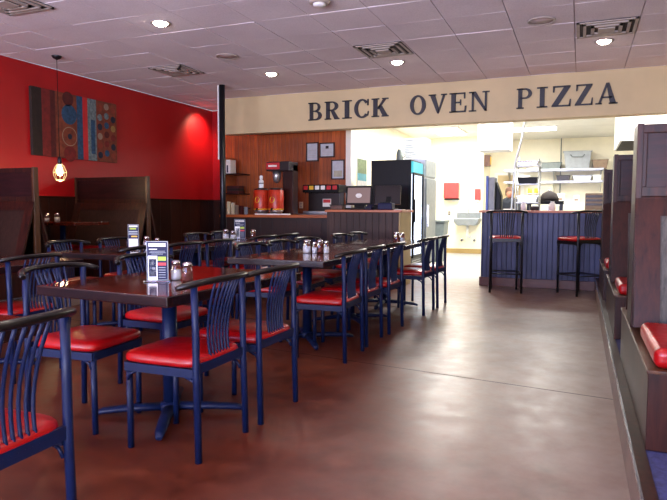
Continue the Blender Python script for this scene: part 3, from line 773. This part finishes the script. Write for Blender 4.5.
# shelves at the corner with cups
t = thing('corner_shelf', 'small dark shelf unit left of the urns holding boxes', 'shelf', (-6.12, 10.0, 0))
for z in (1.12, 1.4, 1.77): MB().box(-.14, .17, -.1, .33, z, z + .02).build('shelf_board', 'dpanel', t)
MB().box(-.16, -.14, -.1, .33, 0, 2.1).build('side_panel', 'counter_wood', t)
for x, w, h, c, lab in [(-5.8, .1, .26, 'paper', 'white and navy carton on the top corner shelf'), ]:
    t = thing('carton', lab, 'box', (-6.18, 10.02, 1.7902)); MB().box(-w / 2, w / 2, -.1, .1, 0, h).build('box_body', c, t, bevel=.003); MB().box(-.03, .0, -.103, -.1, .02, h * .6).build('box_print', 'navy', t)
for i, (x, h, c, lab) in enumerate([(-5.72, .05, 'a_mar', 'lowest dark red box stack on the middle corner shelf'), ]):
    for k in range(3):
        o = MB().box(-.13, .13, -.1, .1, 0, .045).build('tray_box', 'a_mar' if k != 1 else 'a_brown', None, bevel=.003, loc=(-6.1, 10.05, 1.4202 + .047 * k))
        tag(o, ['bottom', 'middle', 'top'][k] + ' dark red flat box on the middle corner shelf', 'box', 'flat boxes on the corner shelf')
for i, (x, hh, mt, lab) in enumerate([(-5.6, .22, 'cream_pl', 'tall cream cup stack at the left end of the drinks counter'), (-5.515, .2, 'cream_pl', 'second cream cup stack at the left end of the drinks counter'),
                                      (-5.44, .16, 'a_cream', 'third cup stack from the left on the drinks counter, pale brown'), (-5.35, .15, 'a_mar', 'fourth cup stack from the left, reddish'), (-5.26, .13, 'grey_pl', 'grey cup stack just left of the urns')]):
    m = MB()
    for k in range(6): m.lathe([(.034, hh * k / 6), (.036, hh * (k + .9) / 6), (.039, hh * (k + .95) / 6), (.038, hh * (k + 1) / 6)], seg=14)
    o = m.build('cup_stack', mt, None, loc=(x, 9.0, 1.0305)); tag(o, lab, 'cups', 'cup stacks on the drinks counter')
# soda dispenser
t = thing('soda_dispenser', 'soda dispenser with a row of six red-labelled valves', 'dispenser', (-4.28, 10.05, 1.0405))
MB().box(-.32, .3, .05, .28, 0, .44).build('tower', 'urn_dark', t, bevel=.01)
MB().box(-.36, .34, -.12, .28, .38, .52).build('valve_head', 'black', t, bevel=.012)
MB().box(-.34, .32, -.14, .2, 0, .05).build('drip_pan', 'steel', t, bevel=.006)
for k in range(6):
    v = MB().box(-.04, .04, -.02, .0, -.02, .05).build('valve', ['redprint', 'yellow', 'white', 'white', 'redprint', 'redprint'][k], t, bevel=.006, loc=(-.29 + .112 * k, -.122, .45))
    MB().tube([(0, -.0, -.05), (0, -.01, -.09)], .008, 8).build('nozzle', 'black', v)
MB().box(-.03, .13, .04, .05, .13, .27).build('notice', 'paper', t); MB().box(-.02, .12, .037, .04, .2, .26).build('notice_print', 'redprint', t)
t = thing('wall_outlet', 'cream outlet plate on the beadboard left of the soda dispenser', 'outlet', (-4.86, YB - .001, 1.2))
MB().box(-.04, .04, -.008, 0, -.06, .06).build('plate', 'cream_pl', t, bevel=.003); MB().box(-.015, .015, -.01, -.008, .01, .04).box(-.015, .015, -.01, -.008, -.04, -.01).build('sockets', 'vent', t)
# certificates
def cert(cx, cz, w, h, label, art_=0):
    t = thing('framed_certificate', label, 'picture', (cx, YB - .001, cz), 0, 'framed certificates on the beadboard wall')
    m = MB(); e = .022
    m.box(-w / 2, w / 2, -.025, 0, h / 2 - e, h / 2).box(-w / 2, w / 2, -.025, 0, -h / 2, -h / 2 + e).box(-w / 2, -w / 2 + e, -.025, 0, -h / 2, h / 2).box(w / 2 - e, w / 2, -.025, 0, -h / 2, h / 2)
    m.build('frame', 'frame', t)
    p = MB().box(-w / 2 + e, w / 2 - e, -.012, 0, -h / 2 + e, h / 2 - e).build('sheet', 'certpaper', t)
    q = MB()
    if art_ == 2: q.box(-w / 2 + .05, w / 2 - .05, -.0135, -.012, -h / 2 + .05, -h * .05, 'certart')
    else:
        if art_ == 1: q.lathe([(0.0, 0), (.03, 0)], seg=12, m='vent_dark'); q = MB().box(-.03, .03, -.0135, -.012, h * .1, h * .1 + .05, 'vent_dark')
        for k in range(5): q.box(-w * .3, w * .3, -.0135, -.012, -h * .28 + k * h * .09, -h * .28 + k * h * .09 + .006, 'vent')
    q.build('print', 'vent', p)
cert(-4.625, 2.18, .25, .35, 'tall framed certificate at left on the orange beadboard wall')
cert(-4.33, 2.205, .3, .27, 'wide framed certificate with dark seal, right of the tall one', 1)
cert(-4.115, 1.845, .26, .36, 'framed landscape certificate, lowest and rightmost on the beadboard', 2)

# ------------------------------------------------------------------ register counter and its things
t = thing('register_counter', 'register counter with grey-brown front and tan right end', 'counter', (-2.9, 8.4, 0))
MB().box(-.62, .5, 0, .6, 0, 1.085).build('counter_front', 'grey_front', t)
MB().box(.5, .52, -.01, .61, 0, 1.085).build('end_panel', 'tan', t)
MB().box(-.64, .55, -.04, .64, 1.085, 1.12).build('counter_top', 'counter_wood', t, bevel=.006)
t = thing('register_monitor', 'touch screen register facing us with a glowing logo', 'monitor', (-3.08, 8.62, 1.1202))
MB().box(-.2, .17, -.1, .1, 0, .03).build('stand_foot', 'black', t, bevel=.01)
MB().prism([(-.02, .02), (.08, .02), (.05, .2), (.02, .2)], 0, -.08, .08).build('stand_neck', 'black', t)
o = MB().box(-.22, .2, -.035, .0, .07, .36).build('bezel', 'black', t, bevel=.008); o.rotation_euler = (d(-8), 0, 0)
s_ = MB().box(-.19, .17, -.038, -.035, .1, .33).build('display', 'screen', o)
MB().prism([(-.0 + .05 * math.cos(k_ * PI / 8) - .01, .21 + .035 * math.sin(k_ * PI / 8)) for k_ in range(16)], 1, -.0395, -.038).build('logo', 'paper', s_)
t = thing('pos_monitor', 'dark rear side of a second register monitor', 'monitor', (-2.68, 8.72, 1.1202))
MB().box(-.15, .15, -.08, .1, 0, .025).build('stand_foot', 'black', t, bevel=.01)
MB().prism([(-.02, .02), (.08, .02), (.05, .2), (.02, .2)], 0, -.06, .06).build('stand_neck', 'black', t)
o = MB().box(-.2, .2, -.02, .02, .08, .37).build('screen_shell', 'urn_dark', t, bevel=.01); o.rotation_euler = (d(-12), 0, d(8))
t = thing('receipt_printer', 'dark blue receipt printer on the register counter end', 'printer', (-2.62, 8.48, 1.1202))
MB().box(-.11, .11, -.07, .09, 0, .1).build('housing', 'navy', t, bevel=.015); MB().box(-.08, .08, -.05, .0, .1, .115).build('lid', 'black', t, bevel=.004)
t = thing('card_reader', 'small black card reader before the register monitor', 'reader', (-2.87, 8.47, 1.1202))
MB().prism([(-.06, 0), (.06, 0), (.06, .08), (-.06, .04)], 0, -.05, .05).build('body', 'navy', t, bevel=.008); MB().box(-.035, .035, -.062, -.06, .01, .03).build('slot', 'black', t)
t = thing('tray_basket', 'small brown basket at the left end of the register counter', 'basket', (-3.42, 8.6, 1.1202))
MB().box(-.1, .1, -.08, .08, 0, .07).build('basket_body', 'postwood', t, bevel=.006); MB().box(-.105, .105, -.085, .085, .065, .08).build('rim', 'a_brown', t)
t = thing('paper_stack', 'white papers lying at the right end of the register counter', 'papers', (-2.45, 8.6, 1.1202))
MB().box(-.06, .06, -.1, .1, 0, .008).build('sheets', 'paper', t)
# wall poster & phone by the passage
t = thing('wall_poster', 'narrow blue and green poster on the cream wall beside the beadboard', 'poster', (-3.995, 11.3, 1.7))
MB().box(0, .01, -.28, .28, -.15, .42).build('sheet', 'certpaper', t); MB().box(.01, .012, -.26, .26, .12, .4).build('picture_block', 'poster_green', t); MB().box(.01, .012, -.26, .26, -.02, .12).build('blue_band', 'poster_teal', t)
t = thing('wall_phone', 'black wall phone low on the cream wall behind the registers', 'phone', (-3.995, 10.75, 1.45))
MB().box(0, .05, -.05, .05, -.1, .1).build('body', 'black', t, bevel=.01); MB().tube([(.06, -.05, .08), (.08, -.05, 0), (.06, -.05, -.08)], .015, 8).build('handset', 'black', t)

# ------------------------------------------------------------------ coolers
t = thing('display_cooler', 'tall black display cooler with lit glass door', 'cooler', (-3.06, 10.2, 0))
FW = .37
MB().box(-FW, FW - .02, 0, .72, .28, 1.98).build('cabinet', 'black', t, bevel=.006)
MB().box(-FW, FW, 0, .72, 0.02, .28).build('grille_base', 'black_metal', t)
m = MB()
for k in range(5): m.box(FW, FW + .006, .05, .67, .06 + k * .04, .075 + k * .04)
m.build('grille_slats', 'steel', t)
MB().box(FW - .02, FW + .015, .02, .7, 1.76, 1.95).build('lit_header', 'skyblue', t)
o = MB().box(FW - .02, FW, .05, .67, .32, 1.74).build('lit_interior', 'cooler_light', t)
m = MB(); m.box(FW, FW + .035, .0, .05, .28, 1.76).box(FW, FW + .035, .67, .72, .28, 1.76).box(FW, FW + .035, .05, .67, .28, .33).box(FW, FW + .035, .05, .67, 1.72, 1.76)
o = m.build('door_frame', 'black', t); MB().box(FW + .035, FW + .06, .01, .035, .9, 1.3).build('door_handle', 'black_metal', o)
MB().box(FW + .01, FW + .016, .05, .67, .33, 1.72).build('door_glass', 'glass', t)
t = thing('steel_refrigerator', 'stainless refrigerator directly behind the black display cooler', 'refrigerator', (-3.03, 11.0, 0))
MB().box(-.37, .37, 0, .85, .12, 2.05).build('cabinet', 'steel', t, bevel=.006)
MB().box(.37, .4, .02, .83, .14, 1.7).build('door', 'dull_steel', t, bevel=.01); MB().box(.4, .43, .06, .09, .8, 1.2).build('door_handle', 'chrome', t)
MB().box(.37, .39, .02, .83, 1.73, 2.04).build('control_header', 'dull_steel', t)
for s, q in ((-.33, .05), (.3, .05), (-.33, .75), (.3, .75)): MB().lathe([(.03, 0), (.03, .12)], c=(s, q, 0), seg=10).build('caster', 'black', t)
for k in range(9):
    o = MB().box(-.2, .2, -.2, .2, 0, .034).build('pizza_box', 'box_card', None, bevel=.003, loc=(-2.87 + random.uniform(-.012, .012), 11.24, 2.052 + .0435 * k))
    tag(o, ['lowest', 'second lowest', 'third lowest', 'fourth', 'middle', 'sixth', 'third highest', 'second highest', 'topmost'][k] + ' white pizza box in the stack on the steel refrigerator', 'box', 'white pizza boxes stacked on the refrigerator')
t = thing('metal_pitcher', 'small grey pitcher on the black cooler left of the boxes', 'pitcher', (-3.0, 10.5, 1.98))
MB().lathe([(.055, 0), (.065, .02), (.06, .14), (.04, .19), (.045, .21)], seg=16).build('body', 'bin_grey', t); MB().tube([(.06, 0, .05), (.1, 0, .1), (.06, 0, .16)], .008, 6).build('handle', 'bin_grey', t)

# ------------------------------------------------------------------ sink wall
t = thing('trash_can', 'grey-green lidded trash bin on wheels near the wall sink', 'bin', (-2.77, 12.3, 0)); t.scale = (.88, .88, 1.0)
MB().prism([(-.24, .06), (.24, .06), (.29, .86), (-.29, .86)], 1, -.26, .26).build('body', 'bin_grey', t, bevel=.02)
MB().box(-.31, .31, -.29, .29, .86, .91).build('lid', 'bin_grey', t, bevel=.015); MB().box(-.1, .1, -.31, -.29, .8, .85).build('front_grip', 'black', t)
for s in (-1, 1): MB().lathe([(.03, 0), (.03, .06)], c=(s * .2, -.18, 0), seg=10).build('caster', 'black', t)
t = thing('hand_sink', 'white wall-hung hand sink with faucet and exposed drain', 'sink', (-2.62, YK, 0))
MB().prism([(-.32, .9), (.32, .9), (.3, .8), (.22, .72), (-.22, .72), (-.3, .8)], 1, -.42, -.0).build('basin', 'dull_steel', t, bevel=.02)
MB().box(-.3, .3, -.03, 0, .9, 1.04).build('splash_back', 'dull_steel', t, bevel=.005)
MB().tube([(0, -.06, 1.0), (0, -.06, 1.14), (0, -.2, 1.16), (0, -.24, 1.08)], .014, 8).build('faucet', 'chrome', t)
MB().tube([(0, -.18, .72), (0, -.18, .5), (.05, -.18, .42), (.05, -.05, .42), (.05, -.004, .42)], .03, 10).build('drain_pipe', 'white', t)
for s in (-1, 1): MB().tube([(s * .16, -.08, .34), (s * .16, -.004, .34)], .03, 8).tube([(s * .16, -.08, .34), (s * .16, -.08, .4)], .01, 6).build('shutoff_valve', 'chrome', t)
t = thing('towel_dispenser', 'large red paper towel dispenser above left of the sink', 'dispenser', (-3.05, YK, 1.6))
MB().box(-.19, .19, -.2, 0, -.2, .2).build('cover', 'red_pl', t, bevel=.02); MB().box(-.17, .19, -.19, -.0, -.24, -.2).build('towel_slot', 'black', t)
MB().box(.02, .19, -.14, -.05, -.28, -.24).build('paper_end', 'paper', t)
t = thing('soap_dispenser', 'narrow red soap dispenser right of the towel dispenser', 'dispenser', (-2.4, YK, 1.5))
MB().box(-.07, .07, -.1, 0, -.14, .14).build('cover', 'red_pl', t, bevel=.012); MB().box(-.04, .04, -.08, -.02, -.18, -.14).build('nozzle', 'white', t)
t = thing('wall_outlet', 'small black outlet on the pale wall left of the sink', 'outlet', (-3.12, YK - .001, 1.02))
MB().box(-.03, .03, -.01, 0, -.05, .05).build('plate', 'black', t, bevel=.004); MB().box(-.012, .012, -.013, -.01, -.03, .03).build('sockets', 'vent', t)
t = thing('utility_cabinet', 'white box unit hanging high above the kitchen passage', 'box', (-1.49, 11.6, 2.2))
MB().box(-.28, .28, -.25, .25, 0, KZ - 2.2).build('casing', 'white', t, bevel=.01); MB().box(-.28, .28, -.252, -.25, .36, .37).build('seam', 'vent', t)

# ------------------------------------------------------------------ beyond the bar
t = thing('prep_rack', 'chrome pan rack standing behind the bar with pans on its shelves', 'rack', (-.86, 11.2, 0))
for x in (-.19, .19):
    for y in (-.2, .2): MB().tube([(x, y, 0), (x, y, 2.08 if x < 0 else 2.0)], .012, 8).build('post', 'steel', t)
for z in (.4, .95, 1.24, 1.56, 1.87):
    MB().box(-.2, .2, -.21, .21, z, z + .015).build('shelf', 'steel', t, bevel=.004)
def pan(x, y, z, w, l, h, mat, name, label, cat='pan', rim='chrome'):
    t = thing(name, label, cat, (x, y, z)); 
    MB().prism([(-w * .42, 0), (w * .42, 0), (w * .5, h), (-w * .5, h)], 1, -l / 2, l / 2).build('body', mat, t, bevel=.006)
    MB().box(-w * .53, w * .53, -l * .53, l * .53, h, h + .012).build('rim', rim, t, bevel=.003); return t
pan(-.86, 11.2, 1.8855, .34, .36, .07, 'steel', 'hotel_pan', 'steel pan on the top of the chrome rack')
pan(-.86, 11.2, 1.5755, .34, .36, .1, 'black', 'roasting_pan', 'black roasting pan on the upper middle of the chrome rack', rim='black')
pan(-.86, 11.2, 1.2555, .34, .36, .1, 'steel', 'hotel_pan', 'steel pan on the rack just above the bar top')
t = thing('flex_hose', 'grey flexible hose hanging from the kitchen ceiling over the rack', 'hose', (0, 0, 0))
MB().tube([(-.88, 10.85, KZ), (-.91, 10.85, 2.6), (-.96, 10.85, 2.3), (-1.06, 10.87, 1.92), (-1.1, 10.9, 1.13), (-1.1, 10.9, .02)], .018, 8).build('hose', 'steel', t)
MB().lathe([(.05, -.02), (.05, 0)], c=(-.88, 10.85, KZ), seg=12).build('ceiling_plate', 'white', t)
t = thing('menu_easel', 'tall grey board with blue edge at the left end of the bar', 'board', (-1.35, 10.4, 0))
MB().box(-.06, .04, -.16, .16, 0, 1.66).build('panel', 'grey_pl', t, bevel=.01); MB().box(-.1, -.06, -.17, -.13, 0, 1.68).build('blue_edge', 'blue_pl', t, bevel=.006); MB().prism([(.04, .8), (.14, .8), (.14, 1.35), (.05, 1.6)], 1, -.1, .16).build('dark_cover', 'black', t, bevel=.02)
t = thing('first_aid_box', 'small yellow box high on the corner beside the kitchen doorway', 'box', (-2.27, 15.8, 2.35))
MB().box(-.01, .14, -.12, .1, -.14, .14).build('casing', 'postwood', t, bevel=.008); MB().box(.14, .145, -.1, .08, -.1, .1).build('door', 'yellow', t)
struct(MB().box(-2.15, -1.4, YS - .03, YS, 0, 2.1, 'white_paint').box(-2.07, -1.48, YS - .034, YS - .03, .02, 2.03, 'cream'), 'door_1', 'white_paint')
# back wall shelves
SY = 16.2
t = thing('wall_shelf', 'upper wire shelf on the kitchen back wall carrying the grey tub', 'shelf', (-.65, SY, 2.12), 0, 'wire shelves on the kitchen back wall')
def wire(t):
    m = MB().box(-1.2, 1.15, -.01, .01, -.02, .02).box(-1.2, 1.15, .5, .52, -.02, .02)
    for k in range(40): m.box(-1.2 + k * .06, -1.19 + k * .06, 0, .52, -.005, .005)
    m.build('wire_deck', 'steel', t)
    for x in (-1.1, 0, 1.1): MB().prism([(0, -.02), (.56, -.02), (.56, -.25)], 0, x - .01, x + .01).build('bracket', 'steel', t)
wire(t)
t = thing('wall_shelf', 'lower wire shelf on the kitchen back wall', 'shelf', (-.65, SY, 1.82), 0, 'wire shelves on the kitchen back wall'); wire(t)
SH1, SH2 = 2.142, 1.842
t = pan(-.1, SY + .26, SH1, .64, .46, .42, 'grey_pl', 'storage_tub', 'big grey plastic tub on the upper kitchen shelf', 'tub', 'grey_pl')
MB().tube([(-.16, -.25, .34), (-.12, -.27, .28), (.12, -.27, .28), (.16, -.25, .34)], .012, 6).build('handle', 'bin_grey', t)
for x, z, w, h, mt, lab in [(-.72, SH1, .5, .16, 'bin_grey', 'low grey-green pan left of the big grey tub'), (-1.15, SH1, .34, .12, 'steel', 'small steel pan at the left of the upper kitchen shelf'),
                            (.42, SH1, .36, .2, 'a_cream', 'peach coloured container right of the big grey tub'), (-.42, SH2, .32, .13, 'urn_dark', 'dark baking pan on the lower kitchen shelf'),
                            (.02, SH2, .44, .12, 'steel', 'wide steel pan on the lower kitchen shelf'), (-1.42, SH2, .4, .14, 'white', 'white container at the left end of the lower shelf'), (.36, SH2, .2, .13, 'white', 'white container at the right end of the lower shelf')]:
    pan(x, SY + .26, z, w, .36, h, mt, 'food_container', lab, 'container', mt)
t = thing('wall_conduit', 'thin grey conduit running up the kitchen back wall', 'pipe', (-.5, YS - .03, 0))
MB().tube([(0, 0, 1.0), (0, 0, KZ)], .012, 8).build('pipe', 'bin_grey', t); MB().box(-.04, .04, -.03, .03, 1.3, 1.42).build('junction_box', 'grey_pl', t)
# work tables behind bar
def worktable(x, y, w, dd, h, top, leg, label):
    t = thing('work_table', label, 'table', (x, y, 0)); MB().box(-w / 2, w / 2, -dd / 2, dd / 2, h - .06, h).build('table_top', top, t, bevel=.005)
    for sx in (-1, 1):
        for sy_ in (-1, 1): MB().box(sx * (w / 2 - .04) - .025, sx * (w / 2 - .04) + .025, sy_ * (dd / 2 - .04) - .025, sy_ * (dd / 2 - .04) + .025, 0, h - .06).build('leg', leg, t)
worktable(-.62, 12.2, .66, .5, 1.29, 'black', 'black_metal', 'black stand with oven dome and cups behind the bar')
worktable(-.22, 13.2, .8, .5, 1.26, 'white', 'steel', 'white prep table behind the bar, right of the black stand')
t = thing('food_dome', 'dark domed cover on the black stand behind the bar', 'dome', (-.55, 12.2, 1.2905))
MB().lathe([(.17, 0), (.17, .05), (.13, .14), (.04, .19), (0, .195)], seg=24).build('dome', 'vent_dark', t); MB().lathe([(.02, .19), (.02, .22), (0, .225)], seg=10).build('knob', 'chrome', t)
for x, lab in [(-.9, 'yellow cup stack at left on the black stand'), (-.78, 'yellow cup stack beside the dark dome')]:
    t = thing('yellow_cups', lab, 'cups', (x, 12.15, 1.2905), 0, 'yellow cup stacks'); MB().lathe([(.035, 0), (.045, .24), (.04, .24), (.03, .2)], seg=14).build('cups', 'yellow', t); MB().lathe([(.046, .12), (.046, .15)], seg=14).build('rim_band', 'paper', t)
t = thing('toaster_unit', 'steel oven unit with dark stripes at the right end of the bar', 'appliance', (.2, 10.9, 0))
MB().box(-.13, .2, -.18, .2, .85, 1.4).build('housing', 'a_cream', t, bevel=.01)
m = MB()
for k in range(3): m.box(-.12, .19, -.186, -.18, 1.2 + k * .065, 1.235 + k * .065)
m.build('dark_slots', 'urn_dark', t)
MB().box(-.16, .24, -.2, .24, 0, .85).build('stand_cabinet', 'steel', t, bevel=.005)
for x, y, z, w, h, mt, lab in [(-.42, 13.15, 1.2602, .26, .2, 'paper', 'white paper bag on the white prep table'), (-.08, 13.1, 1.2602, .12, .16, 'white', 'white tub on the white prep table'), ]:
    t = thing('white_bag', lab, 'bag', (x, y, z)); MB().prism([(-w / 2, 0), (w / 2, 0), (w * .45, h), (-w * .4, h * .9)], 1, -.08, .08).build('bag_body', mt, t, bevel=.012); MB().box(-w * .3, w * .3, -.084, -.08, h * .3, h * .5).build('print', 'a_cream', t)
def jarthing(x, y, z, r, h, mt, lab, nm='counter_jar', cat='jar'):
    t = thing(nm, lab, cat, (x, y, z)); MB().lathe([(r, 0), (r, h * .75), (r * .6, h * .85)], seg=14).build('body', mt, t); MB().lathe([(r * .62, h * .85), (r * .62, h), (0, h)], seg=14).build('lid', 'white', t)
jarthing(-.78, 9.42, 1.1202, .04, .12, 'white', 'white jar standing on the bar top behind the left stool')
jarthing(-.62, 9.4, 1.1202, .06, .07, 'vent_dark', 'low dark bowl on the bar top', 'bar_bowl', 'bowl')
jarthing(-.38, 9.45, 1.1202, .045, .13, 'paper', 'white cup on the middle of the bar top', 'bar_cup', 'cup')
# hood
t = thing('exhaust_hood', 'white exhaust hood high at right with brown underside', 'hood', (0, 0, 0))
MB().box(.53, 2.0, 10.3, 12.0, 2.18, KZ - .001).build('shell', 'white', t)
MB().box(.56, 1.97, 10.33, 11.97, 2.172, 2.18).build('filters', 'a_brown', t)
MB().lathe([(.012, -.005), (.012, .0)], c=(.7, 10.3, 2.3), seg=8).build('rivet', 'steel', t)
# fluorescent fittings
def fluo(x, y, w, l, label, e):
    t = thing('ceiling_troffer', label, 'light', (x, y, KZ), 0, 'fluorescent lights of the kitchen')
    MB().box(-w / 2 - .04, w / 2 + .04, -l / 2 - .04, l / 2 + .04, -.02, -.001).build('housing', 'white', t, bevel=.003)
    MB().box(-w / 2, w / 2, -l / 2, l / 2, -.045, -.02).build('diffuser', 'tube_on', t, bevel=.006)
    a = bpy.data.lights.new('troffer', 'AREA'); a.shape = 'RECTANGLE'; a.size = w; a.size_y = l; a.energy = e; a.color = (1, .965, .9)
    o = bpy.data.objects.new('troffer', a); COL.objects.link(o); o.location = (x, y, KZ - .06)
fluo(-2.3, 10.95, .6, 1.3, 'bright fluorescent panel over the kitchen passage', 105)
fluo(-2.9, 14.2, .6, 1.2, 'fluorescent panel over the wall sink', 76)
fluo(-.55, 12.2, 1.0, .5, 'bright fluorescent panel seen under the header above PIZZA', 56)
fluo(-1.15, 14.4, 1.2, .5, 'fluorescent panel over the kitchen shelves', 72)
fluo(1.6, 13.4, .6, 1.2, 'fluorescent panel behind the exhaust hood', 60)
fluo(1.0, 9.9, .8, .3, 'fluorescent panel between the header and the hood', 22)

# ------------------------------------------------------------------ the cook
t = thing('person', 'person in a dark shirt looking down behind the bar', 'person', (-1.34, 12.9, 0)); t.scale = (.95, .95, .95)
def skin_body(name, verts, edges, radii, mat, parent, sub=2):
    me = bpy.data.meshes.new(name); me.from_pydata(verts, edges, []); o = bpy.data.objects.new(name, me); COL.objects.link(o); o.parent = parent
    sk = o.modifiers.new('skin', 'SKIN'); sk.use_smooth_shade = True
    for i, r in enumerate(radii): me.skin_vertices[0].data[i].radius = (r, r * .8) if not isinstance(r, tuple) else r
    for i in range(len(verts)): me.skin_vertices[0].data[i].use_root = (i == 0)
    s = o.modifiers.new('sub', 'SUBSURF'); s.levels = sub; s.render_levels = sub
    me.materials.append(M[mat]); return o
V = [(0, 0, .9), (0, 0, 1.1), (0, -.01, 1.29), (0, -.02, 1.37), (0, -.03, 1.43), (0, -.05, 1.47), (0, -.06, 1.53), (0, -.06, 1.58),
     (-.17, -.02, 1.36), (-.22, -.1, 1.12), (-.12, -.32, 1.02), (-.08, -.4, 1.02), (.17, -.02, 1.36), (.22, -.1, 1.12), (.12, -.32, 1.02), (.08, -.4, 1.02),
     (-.1, 0, .82), (-.11, .01, .48), (-.11, .02, .08), (-.11, -.1, .04), (.1, 0, .82), (.11, .01, .48), (.11, .02, .08), (.11, -.1, .04)]
Ed = [(0, 1), (1, 2), (2, 3), (3, 4), (4, 5), (5, 6), (6, 7), (3, 8), (8, 9), (9, 10), (10, 11), (3, 12), (12, 13), (13, 14), (14, 15), (0, 16), (16, 17), (17, 18), (18, 19), (0, 20), (20, 21), (21, 22), (22, 23)]
Ra = [(.15, .1), (.13, .09), (.16, .1), (.14, .09), (.05, .05), (.06, .07), (.075, .09), (.06, .07), .06, .045, .035, .04, .06, .045, .035, .04, (.085, .085), .06, .045, .04, (.085, .085), .06, .045, .04]
body = skin_body('body', V, Ed, Ra, 'skin', t)
# clothes
MB().lathe([(.17, .92), (.165, 1.06), (.175, 1.2), (.205, 1.31), (.2, 1.39), (.1, 1.435), (.07, 1.45)], seg=24, sy=.68, c=(0, -.01, 0)).build('shirt', 'shirt', t)
for s in (-1, 1):
    MB().tube([(s * .13, -.02, 1.37), (s * .19, -.03, 1.32), (s * .225, -.1, 1.15), (s * .2, -.17, 1.08)], [.07, .072, .062, .058], 12).build('sleeve', 'shirt', t)
    MB().tube([(s * .1, 0, .9), (s * .11, .01, .48), (s * .11, .02, .09)], [.11, .085, .07], 12).build('trouser_leg', 'navy', t)
    for k, (dx, ln) in enumerate([(-.03, .06), (-.01, .075), (.01, .07), (.03, .055)]):
        MB().tube([(s * .08 + dx, -.42, 1.02), (s * .08 + dx, -.42 - ln * .6, 1.0), (s * .08 + dx, -.42 - ln, .975)], .009, 6).build('finger', 'skin', t)
    MB().tube([(s * .05, -.4, 1.02), (s * .02, -.43, 1.0)], .011, 6).build('thumb', 'skin', t)
MB().lathe([(0, 1.675), (.06, 1.665), (.092, 1.62), (.1, 1.56), (.09, 1.5), (.05, 1.46)], c=(0, -.05, 0), seg=20, sy=.95).build('hair', 'hair', t)
MB().lathe([(0, 1.6), (.04, 1.595), (.064, 1.565), (.07, 1.53), (.06, 1.48), (.035, 1.44), (0, 1.43)], c=(0, -.095, 0), seg=20, sy=.85).build('face', 'skin', t)
for s in (-1, 1): MB().lathe([(0, -.008), (.009, 0), (0, .008)], c=(s * .025, -.143, 1.535), seg=8).build('eye', 'black', t)
MB().prism([(-.145, 1.54), (-.163, 1.5), (-.14, 1.495)], 0, -.01, .01).build('nose', 'skin', t)
MB().box(-.018, .018, -.145, -.138, 1.468, 1.474).build('mouth', 'redprint', t)
MB().box(-.12, .12, -.165, -.15, .75, 1.2).build('apron', 'apron', t, bevel=.004)

# ------------------------------------------------------------------ daylight and added fill
def area(name, loc, rot, sx_, sy2, e, c):
    a = bpy.data.lights.new(name, 'AREA'); a.shape = 'RECTANGLE'; a.size = sx_; a.size_y = sy2; a.energy = e; a.color = c
    o = bpy.data.objects.new(name, a); COL.objects.link(o); o.location = loc; o.rotation_euler = rot; return o
area('daylight_left', (-4.4, Y0 - .12, 1.7), (PI / 2 + .12, 0, 0), 3.6, 1.8, 190, (.3, .44, 1))
area('daylight_right', (-.4, Y0 - .12, 1.7), (PI / 2 + .12, 0, 0), 3.2, 1.8, 200, (.3, .44, 1))
# added fill lights outside the windows, tilted up to brighten the ceiling
area('ceiling_fill_left', (-4.4, Y0 - .6, .95), (PI / 2 + .75, 0, 0), 3.6, .8, 350, (1, .88, .84))
area('ceiling_fill_right', (-.4, Y0 - .6, .95), (PI / 2 + .75, 0, 0), 3.2, .8, 350, (1, .88, .84))
w = bpy.data.worlds.new('world'); SC.world = w; w.use_nodes = True
nt = w.node_tree; bg = nt.nodes['Background']; sk = nt.nodes.new('ShaderNodeTexSky'); sk.sky_type = 'NISHITA'; sk.sun_disc = False; sk.sun_elevation = .6
nt.links.new(sk.outputs[0], bg.inputs[0]); bg.inputs[1].default_value = .08
